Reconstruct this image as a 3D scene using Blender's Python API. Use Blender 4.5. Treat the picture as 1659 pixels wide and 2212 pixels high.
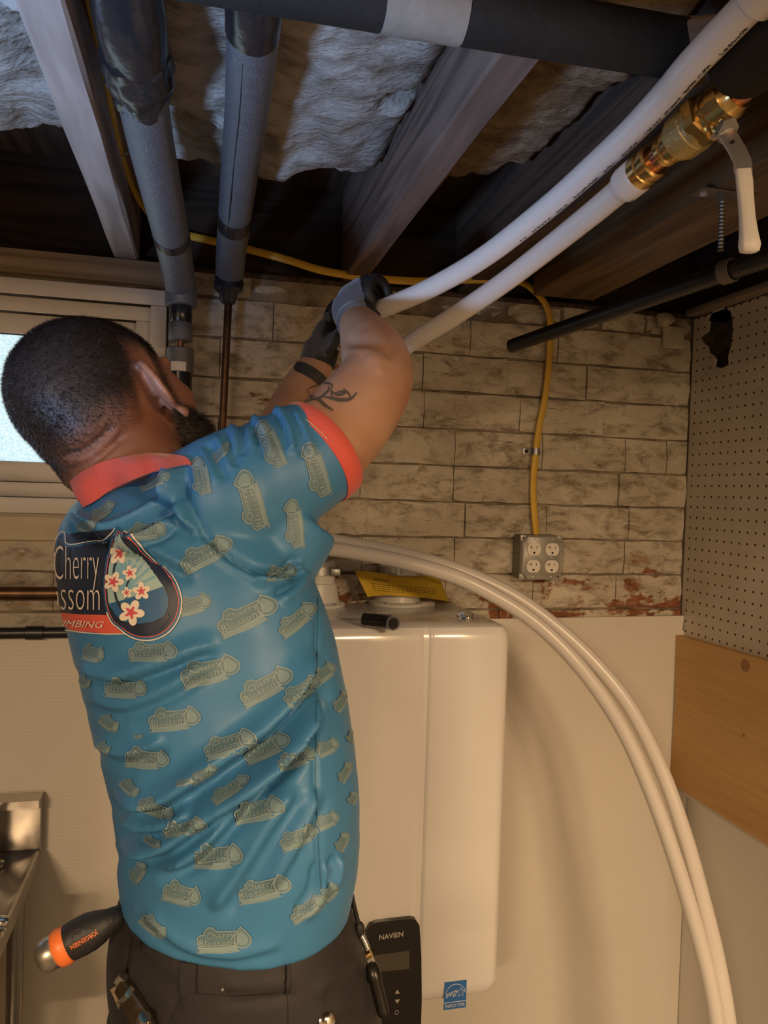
import bpy, bmesh, math, random
import numpy as np
from mathutils import Vector, Matrix, noise
from mathutils.bvhtree import BVHTree
from mathutils.geometry import tessellate_polygon
for _o in list(bpy.data.objects):
    bpy.data.objects.remove(_o)
random.seed(7)
SC = bpy.context.scene
COL = SC.collection
V = Vector
PI = math.pi

# ------------------------------------------------------------------ camera
FPX, CXP, CYP = 1650.0, 829.5, 1106.0
CAM = V((0, 0, 1.60))
YAW, PITCH, ROLL = math.radians(13.4), math.radians(-1.5), math.radians(1.8)
RM = Matrix.Rotation(-YAW, 3, 'Z') @ Matrix.Rotation(math.radians(90) + PITCH, 3, 'X') @ Matrix.Rotation(ROLL, 3, 'Z')
RT, UP, FW = RM @ V((1, 0, 0)), RM @ V((0, 1, 0)), RM @ V((0, 0, -1))
cam_d = bpy.data.cameras.new('camera')
cam_d.sensor_fit = 'VERTICAL'
cam_d.sensor_height = 36.0
cam_d.lens = 36.0 * FPX / 2212.0
cam_d.clip_start = 0.02
cam_o = bpy.data.objects.new('camera', cam_d)
COL.objects.link(cam_o)
cam_o.matrix_world = Matrix.Translation(CAM) @ RM.to_4x4()
SC.camera = cam_o

# ------------------------------------------------------------------ world, lights, exposure
SC.view_settings.view_transform = 'Standard'
SC.view_settings.look = 'None'
SC.view_settings.gamma = 1.0
SC.view_settings.use_curve_mapping = False
SC.view_settings.exposure = 0.0
wd = bpy.data.worlds.new('outdoor_light'); SC.world = wd
wd.use_nodes = True
wd.node_tree.nodes['Background'].inputs[0].default_value = (0.62, 0.82, 1.0, 1)
wd.node_tree.nodes['Background'].inputs[1].default_value = 1.0
WARM = (1.0, 0.69, 0.40)
COOL = (0.36, 0.58, 1.0)
LAMPS = [((-0.95, -1.30, 2.035), 84.0), ((0.90, -1.05, 2.035), 66.0)]   # warm shop lights facing down
ADDED_LAMP = ((-0.56, 0.22, 1.36), (-0.08, 0.84, 2.16), 66.0)           # added unseen cool lamp, aimed up at the pipes
ADDED_WINDOW_POWER = 1.6      # glow of the unseen window added left of the view
PANE_GLOW = 1.0             # frosted pane of the window in view

def ray(px, py):
    return FW + RT * ((px - CXP) / FPX) - UP * ((py - CYP) / FPX)
def at(px, py, d):
    return CAM + ray(px, py) * d
def onY(px, py, Y):
    r = ray(px, py); return CAM + r * ((Y - CAM.y) / r.y)
def onX(px, py, X):
    r = ray(px, py); return CAM + r * ((X - CAM.x) / r.x)
def onZ(px, py, Z):
    r = ray(px, py); return CAM + r * ((Z - CAM.z) / r.z)
def proj(p):
    q = V(p) - CAM
    d = q.dot(FW)
    return CXP + FPX * q.dot(RT) / d, CYP - FPX * q.dot(UP) / d, d

# ------------------------------------------------------------------ materials
MATS = {}
def mat(name, col=(.8, .8, .8), rough=.5, metal=0.0, var=0.0, vscale=8.0, bump=0.0, bscale=60.0,
        stretch=(1, 1, 1), coat=0.0, sheen=0.0, emit=None, emit_s=0.0, col2=None, spec=.5, sss=0.0, alpha=None):
    if name in MATS: return MATS[name]
    m = bpy.data.materials.new(name); m.use_nodes = True
    nt = m.node_tree; b = nt.nodes['Principled BSDF']
    b.inputs['Base Color'].default_value = (*col, 1)
    b.inputs['Roughness'].default_value = rough
    b.inputs['Metallic'].default_value = metal
    b.inputs['Specular IOR Level'].default_value = spec
    if coat: b.inputs['Coat Weight'].default_value = coat; b.inputs['Coat Roughness'].default_value = .12
    if sheen: b.inputs['Sheen Weight'].default_value = sheen
    if sss:
        b.inputs['Subsurface Weight'].default_value = sss
        b.inputs['Subsurface Radius'].default_value = (.012, .005, .003)
    if emit:
        b.inputs['Emission Color'].default_value = (*emit, 1); b.inputs['Emission Strength'].default_value = emit_s
    if alpha is not None: b.inputs['Alpha'].default_value = alpha
    if var or bump:
        tc = nt.nodes.new('ShaderNodeTexCoord'); mp = nt.nodes.new('ShaderNodeMapping')
        mp.inputs['Scale'].default_value = stretch
        nt.links.new(tc.outputs['Object'], mp.inputs['Vector'])
    if var:
        n = nt.nodes.new('ShaderNodeTexNoise'); n.inputs['Scale'].default_value = vscale; n.inputs['Detail'].default_value = 6
        n.inputs['Roughness'].default_value = .6
        nt.links.new(mp.outputs[0], n.inputs['Vector'])
        r = nt.nodes.new('ShaderNodeValToRGB')
        c2 = col2 if col2 else tuple(max(0, c * (1 - var)) for c in col)
        r.color_ramp.elements[0].position = .32; r.color_ramp.elements[0].color = (*c2, 1)
        r.color_ramp.elements[1].position = .68; r.color_ramp.elements[1].color = (*col, 1)
        nt.links.new(n.outputs['Fac'], r.inputs['Fac']); nt.links.new(r.outputs['Color'], b.inputs['Base Color'])
    if bump:
        n2 = nt.nodes.new('ShaderNodeTexNoise'); n2.inputs['Scale'].default_value = bscale; n2.inputs['Detail'].default_value = 5
        nt.links.new(mp.outputs[0], n2.inputs['Vector'])
        bp = nt.nodes.new('ShaderNodeBump'); bp.inputs['Strength'].default_value = bump; bp.inputs['Distance'].default_value = .004
        nt.links.new(n2.outputs['Fac'], bp.inputs['Height']); nt.links.new(bp.outputs['Normal'], b.inputs['Normal'])
    MATS[name] = m
    return m

def wood(name, c1, c2, rough=.75, scale=9.0, axis='Y', rings=14.0, bump=.25):
    """long grain along one axis"""
    if name in MATS: return MATS[name]
    m = bpy.data.materials.new(name); m.use_nodes = True
    nt = m.node_tree; b = nt.nodes['Principled BSDF']; b.inputs['Roughness'].default_value = rough
    b.inputs['Specular IOR Level'].default_value = .25
    tc = nt.nodes.new('ShaderNodeTexCoord'); mp = nt.nodes.new('ShaderNodeMapping')
    s = {'X': (.07, 1, 1), 'Y': (1, .07, 1), 'Z': (1, 1, .07)}[axis]
    mp.inputs['Scale'].default_value = s
    nt.links.new(tc.outputs['Object'], mp.inputs['Vector'])
    n = nt.nodes.new('ShaderNodeTexNoise'); n.inputs['Scale'].default_value = scale; n.inputs['Detail'].default_value = 3
    n.inputs['Distortion'].default_value = .6
    nt.links.new(mp.outputs[0], n.inputs['Vector'])
    mul = nt.nodes.new('ShaderNodeMath'); mul.operation = 'MULTIPLY'; mul.inputs[1].default_value = rings
    nt.links.new(n.outputs['Fac'], mul.inputs[0])
    fr = nt.nodes.new('ShaderNodeMath'); fr.operation = 'PINGPONG'; fr.inputs[1].default_value = 1.0
    nt.links.new(mul.outputs[0], fr.inputs[0])
    n3 = nt.nodes.new('ShaderNodeTexNoise'); n3.inputs['Scale'].default_value = 90; n3.inputs['Detail'].default_value = 4
    nt.links.new(mp.outputs[0], n3.inputs['Vector'])
    mx = nt.nodes.new('ShaderNodeMix'); mx.data_type = 'FLOAT'; mx.inputs[0].default_value = .55
    nt.links.new(fr.outputs[0], mx.inputs[2]); nt.links.new(n3.outputs['Fac'], mx.inputs[3])
    r = nt.nodes.new('ShaderNodeValToRGB')
    r.color_ramp.elements[0].color = (*c2, 1); r.color_ramp.elements[1].color = (*c1, 1)
    r.color_ramp.elements[0].position = .2; r.color_ramp.elements[1].position = .75
    nt.links.new(mx.outputs[0], r.inputs['Fac']); nt.links.new(r.outputs['Color'], b.inputs['Base Color'])
    bp = nt.nodes.new('ShaderNodeBump'); bp.inputs['Strength'].default_value = bump; bp.inputs['Distance'].default_value = .003
    nt.links.new(mx.outputs[0], bp.inputs['Height']); nt.links.new(bp.outputs['Normal'], b.inputs['Normal'])
    MATS[name] = m
    return m

# ------------------------------------------------------------------ geometry helpers
def catmull(pts, n=8):
    pts = [V(p) for p in pts]
    if len(pts) < 3:
        return [pts[0].lerp(pts[-1], i / n) for i in range(n + 1)]
    out = []
    P = [pts[0] * 2 - pts[1]] + pts + [pts[-1] * 2 - pts[-2]]
    for i in range(1, len(P) - 2):
        p0, p1, p2, p3 = P[i - 1:i + 3]
        for k in range(n):
            t = k / n
            out.append(.5 * ((2 * p1) + (p2 - p0) * t + (2 * p0 - 5 * p1 + 4 * p2 - p3) * t * t + (3 * p1 - p0 - 3 * p2 + p3) * t ** 3))
    out.append(pts[-1].copy())
    return out

class G:
    """collects world-space geometry for ONE mesh"""
    def __init__(s): s.v = []; s.f = []; s.m = []
    def add(s, vs, fs, mi=0):
        o = len(s.v); s.v += [V(p) for p in vs]; s.f += [tuple(i + o for i in f) for f in fs]; s.m += [mi] * len(fs); return s
    def box(s, a, b, bev=0.0, mi=0, M=None):
        a, b = V(a), V(b)
        lo = V((min(a.x, b.x), min(a.y, b.y), min(a.z, b.z))); hi = V((max(a.x, b.x), max(a.y, b.y), max(a.z, b.z)))
        bm = bmesh.new(); bmesh.ops.create_cube(bm, size=1)
        for v in bm.verts: v.co = V((lo[i] + (v.co[i] + .5) * (hi[i] - lo[i]) for i in range(3)))
        if bev > 0: bmesh.ops.bevel(bm, geom=list(bm.edges), offset=bev, segments=2, profile=.5, affect='EDGES')
        return s.bm(bm, mi, M)
    def bm(s, bm, mi=0, M=None):
        bm.verts.index_update()
        vs = [v.co.copy() for v in bm.verts]
        if M is not None: vs = [M @ p for p in vs]
        s.add(vs, [[v.index for v in f.verts] for f in bm.faces], mi); bm.free(); return s
    def rings(s, rings, mi=0, cap=True, closed=False):
        n = len(rings[0]); vs = [p for r in rings for p in r]; fs = []
        R = len(rings)
        for i in range(R if closed else R - 1):
            j = (i + 1) % R
            for k in range(n):
                l = (k + 1) % n
                fs.append((i * n + k, i * n + l, j * n + l, j * n + k))
        if cap and not closed:
            fs.append(tuple(range(n - 1, -1, -1))); fs.append(tuple((R - 1) * n + k for k in range(n)))
        return s.add(vs, fs, mi)
    def tube(s, path, r, seg=12, mi=0, cap=True, flat=1.0, up=None):
        path = [V(p) for p in path]; n = len(path)
        rr = r if isinstance(r, (list, tuple)) else [r] * n
        if len(rr) != n:
            rr = [float(np.interp(i / (n - 1), np.linspace(0, 1, len(rr)), rr)) for i in range(n)]
        rings = []; prev = None
        for i, p in enumerate(path):
            t = (path[min(i + 1, n - 1)] - path[max(i - 1, 0)]).normalized()
            if prev is None:
                a = V(up) if up is not None else (V((0, 0, 1)) if abs(t.z) < .9 else V((1, 0, 0)))
                x = (a - t * a.dot(t)).normalized()
            else:
                x = (prev - t * prev.dot(t)).normalized()
            prev = x; y = t.cross(x)
            rings.append([p + x * (math.cos(2 * PI * k / seg) * rr[i]) + y * (math.sin(2 * PI * k / seg) * rr[i] * flat) for k in range(seg)])
        return s.rings(rings, mi, cap)
    def lathe(s, prof, o, ax, seg=24, mi=0, cap=True):
        """prof: (distance along ax, radius)"""
        o, t = V(o), V(ax).normalized()
        a = V((0, 0, 1)) if abs(t.z) < .9 else V((1, 0, 0))
        x = (a - t * a.dot(t)).normalized(); y = t.cross(x)
        return s.rings([[o + t * h + x * (math.cos(2 * PI * k / seg) * r) + y * (math.sin(2 * PI * k / seg) * r) for k in range(seg)] for h, r in prof], mi, cap)
    def prism(s, poly, depth, mi=0, bev=0.0):
        """poly: world points in a plane; depth: extrusion vector"""
        d = V(depth); poly = [V(p) for p in poly]; n = len(poly)
        tri = tessellate_polygon([poly])
        vs = poly + [p + d for p in poly]
        fs = [tuple(t) for t in tri] + [tuple(i + n for i in reversed(t)) for t in tri]
        fs += [(i, (i + 1) % n, (i + 1) % n + n, i + n) for i in range(n)]
        return s.add(vs, fs, mi)
    def ell(s, c, rad, M=None, seg=24, rows=14, mi=0):
        vs = []; fs = []
        M = M or Matrix.Identity(3)
        c = V(c)
        for i in range(rows + 1):
            th = PI * i / rows
            for k in range(seg):
                ph = 2 * PI * k / seg
                vs.append(c + M @ V((rad[0] * math.sin(th) * math.cos(ph), rad[1] * math.sin(th) * math.sin(ph), rad[2] * math.cos(th))))
        for i in range(rows):
            for k in range(seg):
                l = (k + 1) % seg
                fs.append((i * seg + k, (i + 1) * seg + k, (i + 1) * seg + l, i * seg + l))
        return s.add(vs, fs, mi)
    def mesh(s, name, org, smooth=35, weld=True):
        me = bpy.data.meshes.new(name)
        me.from_pydata([tuple(p - org) for p in s.v], [], s.f)
        for p, i in zip(me.polygons, s.m): p.material_index = i
        bm = bmesh.new(); bm.from_mesh(me)
        if weld: bmesh.ops.remove_doubles(bm, verts=bm.verts, dist=1e-6)
        bmesh.ops.recalc_face_normals(bm, faces=bm.faces)
        bm.to_mesh(me); bm.free()
        if smooth:
            for p in me.polygons: p.use_smooth = True
            me.set_sharp_from_angle(angle=math.radians(smooth))
        return me
    def build(s, name, mats, parent=None, smooth=35, org=None, weld=True):
        if org is None:
            if parent is not None: org = world_loc(parent)
            else:
                xs = [p.x for p in s.v]; ys = [p.y for p in s.v]; zs = [p.z for p in s.v]
                org = V(((min(xs) + max(xs)) / 2, (min(ys) + max(ys)) / 2, min(zs)))
        me = s.mesh(name, V(org), smooth, weld)
        for m in (mats if isinstance(mats, (list, tuple)) else [mats]): me.materials.append(m)
        o = bpy.data.objects.new(name, me); COL.objects.link(o)
        if parent is not None:
            o.parent = parent; o.location = V(org) - world_loc(parent)
        else: o.location = org
        return o

def world_loc(o):
    l = V((0, 0, 0))
    while o is not None:
        l = l + o.location; o = o.parent
    return l
def tag(o, label=None, cat=None, group=None, kind=None):
    if label: o['label'] = label
    if cat: o['category'] = cat
    if group: o['group'] = group
    if kind: o['kind'] = kind
    return o
def thing(name, loc, label, cat, group=None):
    o = bpy.data.objects.new(name, None); COL.objects.link(o); o.location = loc; o.empty_display_size = .05
    return tag(o, label, cat, group)
def link_copy(src, loc, parent=None):
    o = src.copy(); COL.objects.link(o); o.parent = parent
    o.location = loc; return o

TXT = {}
def text2d(s, font_shear=0.0, res=3, extr=0.0, bold=0.0):
    """flat text outline as (verts2d, faces), height of capitals ~ .7"""
    key = (s, font_shear, res, bold)
    if key in TXT: return TXT[key]
    c = bpy.data.curves.new('t', 'FONT'); c.body = s; c.shear = font_shear; c.resolution_u = res; c.offset = bold
    o = bpy.data.objects.new('t', c); COL.objects.link(o)
    dg = bpy.context.evaluated_depsgraph_get()
    me = bpy.data.meshes.new_from_object(o.evaluated_get(dg))
    bm = bmesh.new(); bm.from_mesh(me); bmesh.ops.remove_doubles(bm, verts=bm.verts, dist=1e-5)
    bmesh.ops.triangulate(bm, faces=bm.faces); bm.verts.index_update()
    vs = [(v.co.x, v.co.y) for v in bm.verts]; fs = [tuple(v.index for v in f.verts) for f in bm.faces]
    bm.free(); bpy.data.objects.remove(o); bpy.data.meshes.remove(me); bpy.data.curves.remove(c)
    TXT[key] = (vs, fs)
    return vs, fs
def fit_text(s, x0, y0, x1, y1, **k):
    vs, fs = text2d(s, **k)
    ax = min(v[0] for v in vs); bx = max(v[0] for v in vs); ay = min(v[1] for v in vs); by = max(v[1] for v in vs)
    return [(x0 + (v[0] - ax) / (bx - ax) * (x1 - x0), y0 + (v[1] - ay) / (by - ay) * (y1 - y0)) for v in vs], fs

# ================================================================== THE SETTING
WY = 1.660           # brick face of the far wall
RX = 1.160           # face of the pegboard on the right wall
LX, BY = -1.6, -2.3  # left wall, rear wall
ZJ = 2.060           # underside of the joists
ZC = 2.265           # subfloor above

def paint_brick(name, bare):
    m = bpy.data.materials.new(name); m.use_nodes = True; MATS[name] = m
    nt = m.node_tree; b = nt.nodes['Principled BSDF']; b.inputs['Roughness'].default_value = .82
    b.inputs['Specular IOR Level'].default_value = .25
    N, L = nt.nodes.new, nt.links.new
    geo = N('ShaderNodeNewGeometry'); sep = N('ShaderNodeSeparateXYZ'); L(geo.outputs['Position'], sep.inputs[0])
    def noi(sc, det=6, ro=.6, stretch=None, dist=0.0):
        n = N('ShaderNodeTexNoise'); n.inputs['Scale'].default_value = sc; n.inputs['Detail'].default_value = det
        n.inputs['Roughness'].default_value = ro; n.inputs['Distortion'].default_value = dist
        if stretch:
            mp = N('ShaderNodeMapping'); mp.inputs['Scale'].default_value = stretch; L(geo.outputs['Position'], mp.inputs['Vector']); L(mp.outputs[0], n.inputs['Vector'])
        else: L(geo.outputs['Position'], n.inputs['Vector'])
        return n.outputs['Fac']
    def ramp(fac, p0, c0, p1, c1):
        r = N('ShaderNodeValToRGB'); r.color_ramp.elements[0].position = p0; r.color_ramp.elements[0].color = (*c0, 1)
        r.color_ramp.elements[1].position = p1; r.color_ramp.elements[1].color = (*c1, 1); L(fac, r.inputs['Fac']); return r.outputs['Color']
    def mix(fac, a, c):
        x = N('ShaderNodeMix'); x.data_type = 'RGBA'
        if isinstance(fac, float): x.inputs[0].default_value = fac
        else: L(fac, x.inputs[0])
        for sock, val in ((x.inputs[6], a), (x.inputs[7], c)):
            if isinstance(val, tuple): sock.default_value = (*val, 1)
            else: L(val, sock)
        return x.outputs[2]
    base = ramp(noi(5, 8, .65), .30, (.48, .41, .31), .62, (.74, .67, .54))
    grime = ramp(noi(16, 8, .7, (1, 1, 2.2), .6), .47, (0, 0, 0), .66, (1, 1, 1))
    c = mix(grime, base, (.27, .215, .15))
    spots = ramp(noi(55, 5, .6, (1, 1, 1.6)), .58, (0, 0, 0), .70, (1, 1, 1))
    c = mix(spots, c, (.66, .60, .49))
    dark = ramp(noi(30, 6, .7, (.35, 1, 2.0), .4),   .65, (0, 0, 0), .78, (1, 1, 1))
    c = mix(dark, c, (.20, .15, .10))
    # the paint has come off towards the foot of the brickwork, showing red brick
    z = N('ShaderNodeMapRange'); z.inputs[1].default_value = 1.52; z.inputs[2].default_value = 1.36; L(sep.outputs['Z'], z.inputs[0])
    x_ = N('ShaderNodeMapRange'); x_.inputs[1].default_value = .0; x_.inputs[2].default_value = .25; L(sep.outputs['X'], x_.inputs[0])
    zz = N('ShaderNodeMath'); zz.operation = 'MULTIPLY'; L(z.outputs[0], zz.inputs[0]); L(x_.outputs[0], zz.inputs[1])
    ad = N('ShaderNodeMath'); ad.operation = 'MULTIPLY_ADD'; ad.inputs[1].default_value = .16; L(zz.outputs[0], ad.inputs[0]); L(noi(9, 7, .65, (1, 1, 1.7), .3), ad.inputs[2])
    red = ramp(ad.outputs[0], .66 - bare, (0, 0, 0), .70 - bare, (1, 1, 1))
    redc = ramp(noi(40, 5), .35, (.20, .075, .035), .65, (.36, .15, .075))
    c = mix(red, c, redc)
    tan_or_shade = ramp(noi(7, 6, .6, (1.4, 1, 3), .2), .62, (0, 0, 0), .70, (1, 1, 1))
    c = mix(tan_or_shade, c, (.40, .27, .15))
    L(c, b.inputs['Base Color'])
    bp = N('ShaderNodeBump'); bp.inputs['Strength'].default_value = .8; bp.inputs['Distance'].default_value = .006
    hm = N('ShaderNodeMath'); hm.operation = 'SUBTRACT'; L(noi(38, 9, .7, (.6, 1, 1.5)), hm.inputs[0]); L(dark, hm.inputs[1]); hm.use_clamp = False
    L(hm.outputs[0], bp.inputs['Height']); L(bp.outputs['Normal'], b.inputs['Normal'])
    return m
M_brick = paint_brick('whitewashed_brick', 0.0)
M_mortar = mat('dirty_mortar', (.40, .33, .24), .9, var=.65, vscale=22, bump=.8, bscale=50, spec=.1)
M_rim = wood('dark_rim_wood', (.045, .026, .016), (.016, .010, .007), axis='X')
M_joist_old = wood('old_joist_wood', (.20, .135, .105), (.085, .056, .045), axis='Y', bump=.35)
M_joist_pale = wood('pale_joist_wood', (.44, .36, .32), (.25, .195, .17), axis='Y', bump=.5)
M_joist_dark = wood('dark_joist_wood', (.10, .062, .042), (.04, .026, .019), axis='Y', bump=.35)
M_beam = wood('brown_beam_wood', (.21, .135, .07), (.10, .06, .032), axis='Y', bump=.35)
M_sill = wood('sill_plate_wood', (.42, .31, .19), (.20, .13, .075), axis='X', bump=.5)
M_stone_wall = mat('dim_concrete_wall', (.20, .175, .145), .85, var=.3, vscale=4, bump=.4)
M_white_wall = mat('white_wall_paint', (.74, .70, .63), .6, var=.06, vscale=5)
M_concrete = mat('concrete_floor', (.13, .12, .11), .85, var=.35, vscale=6, bump=.3)

# ---- far wall: backing in one piece round the window opening
WX0, WX1, WZ0, WZ1 = -0.90, -0.081, 1.535, 2.000
W2A, W2B = -1.56, -.98
g = G()
ym, yb = WY + .011, WY + .26
g.box((LX, ym, 0), (RX + .14, yb, WZ0)); g.box((WX1, ym, WZ0), (RX + .14, yb, ZJ)); g.box((LX, ym, WZ0), (W2A, yb, ZJ)); g.box((W2B, ym, WZ0), (WX0, yb, ZJ)); g.box((W2A, ym, WZ1), (W2B, yb, ZJ)); g.box((WX0, ym, WZ1), (WX1, yb, ZJ))
wall = tag(g.build('wall_back', M_mortar, smooth=0, org=V((0, WY, 0))), kind='structure')

def brick_mesh(L, H, seed):
    rnd = random.Random(seed); nx, nz = 4, 2; D = .05
    vs = []; fs = []
    bow = rnd.uniform(-.002, .002)
    for i in range(nx + 1):
        for k in range(nz + 1):
            ex = i in (0, nx); ez = k in (0, nz)
            x = -L / 2 + L * i / nx + (0 if ex else rnd.uniform(-.004, .004)); z = H * k / nz + rnd.uniform(-.0018, .0018)
            y = rnd.uniform(-.0025, .0025) + bow + (.0032 if ez else 0) + (.0008 if ex else 0) + (.001 if (ex and ez) else 0)
            vs.append((x, y, z))
    idx = lambda i, k: i * (nz + 1) + k
    for i in range(nx):
        for k in range(nz): fs.append((idx(i, k), idx(i + 1, k), idx(i + 1, k + 1), idx(i, k + 1)))
    loop = [idx(i, 0) for i in range(nx)] + [idx(nx, k) for k in range(nz)] + [idx(i, nz) for i in range(nx, 0, -1)] + [idx(0, k) for k in range(nz, 0, -1)]
    o = len(vs)
    for q in loop: vs.append((vs[q][0] * 1.0, D, vs[q][2]))
    n = len(loop)
    for a in range(n): fs.append((loop[(a + 1) % n], loop[a], o + a, o + (a + 1) % n))
    me = bpy.data.meshes.new('brick'); me.from_pydata(vs, [], fs); me.materials.append(M_brick)
    for p in me.polygons: p.use_smooth = True
    me.set_sharp_from_angle(angle=math.radians(50))
    return me
BM = {}
joints = [1.252, 1.335, 1.418, 1.501, 1.582, 1.664, 1.748, 1.832, 1.916, 2.000]
for ci in range(len(joints) - 1):
    z0, z1 = joints[ci] + .0025, joints[ci + 1] - .0025
    H = z1 - z0
    x = (WX1 + .004) if z1 > 1.52 else -.62
    rnd = random.Random(100 + ci)
    first = True
    while x < RX - .03:
        Lb = rnd.choice([.20, .215, .215, .23, .11]) if not (first and ci % 2) else .105
        first = False
        if x + Lb > RX - .002: Lb = RX - .002 - x
        if Lb < .03: break
        if RX - (x + Lb) < .05: Lb = RX - .002 - x
        key = (round(Lb, 3), round(H, 3), rnd.randint(0, 5))
        if key not in BM: BM[key] = brick_mesh(key[0], key[1], hash(key) & 0xffff)
        b = bpy.data.objects.new('brick', BM[key]); COL.objects.link(b); b.parent = wall
        b.location = (x + Lb / 2, rnd.uniform(-.0025, .0025), z0)
        x += Lb + .0016
# rough top course where the whitewash meets the sill plate
rnd = random.Random(5); x = WX1 + .01
while x < RX - .05:
    Lb = rnd.uniform(.09, .2)
    if x + Lb > RX: Lb = RX - x - .003
    key = (round(Lb, 2), .046, rnd.randint(0, 2))
    if key not in BM: BM[key] = brick_mesh(key[0], .046, hash(key) & 0xffff)
    b = bpy.data.objects.new('brick', BM[key]); COL.objects.link(b); b.parent = wall; b.location = (x + key[0] / 2, rnd.uniform(.002, .012), 2.004)
    x += key[0] + .01
# plastered ledge band under the window
M_plaster = mat('window_ledge_plaster', (.70, .60, .42), .8, var=.15, vscale=9, bump=.5, bscale=30, spec=.2)

tag(G().box((LX, BY, -.05), (1.4, WY + .3, 0)).build('floor', M_concrete, smooth=0), kind='structure')
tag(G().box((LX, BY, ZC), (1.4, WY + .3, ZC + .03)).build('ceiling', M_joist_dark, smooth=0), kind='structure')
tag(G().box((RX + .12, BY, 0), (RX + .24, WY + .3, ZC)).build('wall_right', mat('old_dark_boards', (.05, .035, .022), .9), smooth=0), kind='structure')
tag(G().box((LX, BY - .1, 0), (1.4, BY, ZC)).build('wall_rear', M_stone_wall, smooth=0), kind='structure')
tag(G().box((LX - .1, BY, 0), (LX, WY + .3, ZC)).build('wall_left', M_stone_wall, smooth=0), kind='structure')
M_vinyl = mat('white_vinyl', (.80, .74, .66), .42, var=.04, vscale=3)

# lower white wall below the pegboard
tag(G().box((RX + .03, -1.2, 0), (RX + .12, WY + .008, .98)).build('wall_right_lower', M_white_wall, smooth=0), kind='structure')
# rim board, sill plate
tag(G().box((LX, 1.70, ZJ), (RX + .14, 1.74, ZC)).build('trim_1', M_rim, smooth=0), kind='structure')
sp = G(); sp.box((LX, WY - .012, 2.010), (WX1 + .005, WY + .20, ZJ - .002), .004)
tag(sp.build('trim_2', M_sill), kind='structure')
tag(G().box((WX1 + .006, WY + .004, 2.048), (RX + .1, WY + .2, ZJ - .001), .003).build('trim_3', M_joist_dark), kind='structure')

# ---- window in the far wall
w1 = thing('window_1', V(((WX0 + WX1) / 2, WY, WZ0)), 'white vinyl basement window with frosted pane behind the man', 'window'); del w1['category']; w1['kind'] = 'structure'
def frame_rect(g, x0, x1, z0, z1, w, y0, y1, bev=.003):
    g.box((x0, y0, z0), (x1, y1, z0 + w), bev); g.box((x0, y0, z1 - w), (x1, y1, z1), bev)
    g.box((x0, y0, z0 + w), (x0 + w, y1, z1 - w), bev); g.box((x1 - w, y0, z0 + w), (x1, y1, z1 - w), bev); return g
frame_rect(G(), WX0, WX1, WZ0, WZ1, .032, WY - .014, WY + .10).build('window_frame', M_vinyl, w1)
frame_rect(G(), WX0 + .032, WX1 - .032, WZ0 + .032, WZ1 - .032, .030, WY + .006, WY + .09).build('window_stop', M_vinyl, w1)
sash = frame_rect(G(), WX0 + .062, WX1 - .062, WZ0 + .062, WZ1 - .062, .042, WY + .022, WY + .075, .005).build('sash', M_vinyl, w1)
def pane_mat():
    m = bpy.data.materials.new('frosted_pane'); m.use_nodes = True; nt = m.node_tree; b = nt.nodes['Principled BSDF']; N, L = nt.nodes.new, nt.links.new
    b.inputs['Base Color'].default_value = (.55, .62, .66, 1); b.inputs['Roughness'].default_value = .35
    tc = N('ShaderNodeTexCoord'); n = N('ShaderNodeTexNoise'); n.inputs['Scale'].default_value = 230; n.inputs['Detail'].default_value = 4
    L(tc.outputs['Object'], n.inputs['Vector'])
    r = N('ShaderNodeValToRGB'); r.color_ramp.elements[0].color = (.34, .68, .82, 1); r.color_ramp.elements[1].color = (.68, .88, .93, 1)
    r.color_ramp.elements[0].position = .3; r.color_ramp.elements[1].position = .6
    L(n.outputs['Fac'], r.inputs['Fac']); L(r.outputs[0], b.inputs['Emission Color']); b.inputs['Emission Strength'].default_value = PANE_GLOW
    bp = N('ShaderNodeBump'); bp.inputs['Strength'].default_value = .5; bp.inputs['Distance'].default_value = .002; L(n.outputs['Fac'], bp.inputs['Height']); L(bp.outputs[0], b.inputs['Normal'])
    return m
G().box((WX0 + .10, WY + .04, WZ0 + .10), (WX1 - .10, WY + .047, WZ1 - .10)).build('pane', pane_mat(), w1, 0)
# unseen glowing window, added further left for cool light
M_pane2 = mat('daylit_pane', (.6, .7, .8), .4, emit=COOL, emit_s=ADDED_WINDOW_POWER)
w2 = thing('window_2', V(((W2A + W2B) / 2, WY, WZ0)), 'second frosted basement window further left in the far wall', 'window'); del w2['category']; w2['kind'] = 'structure'
frame_rect(G(), W2A, W2B, WZ0, WZ1, .032, WY - .014, WY + .10).build('window_frame', M_vinyl, w2)
frame_rect(G(), W2A + .032, W2B - .032, WZ0 + .032, WZ1 - .032, .03, WY + .006, WY + .075, .005).build('sash', M_vinyl, w2)
G().box((W2A + .06, WY + .02, WZ0 + .06), (W2B - .06, WY + .027, WZ1 - .06)).build('pane', M_pane2, w2, 0)
# ledge under the window: rounded plaster sill
g = G(); prof = [(WY - .016, 1.482), (WY - .022, 1.50), (WY - .016, 1.515), (WY - .020, 1.528), (WY - .012, 1.5345), (WY + .02, 1.5345), (WY + .02, 1.482)]
g.rings([[V((x, y, z)) for y, z in prof] for x in (LX + .02, -.5, WX1 + .01)])
g.build('window_sill', M_plaster, w1, 30)

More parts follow.
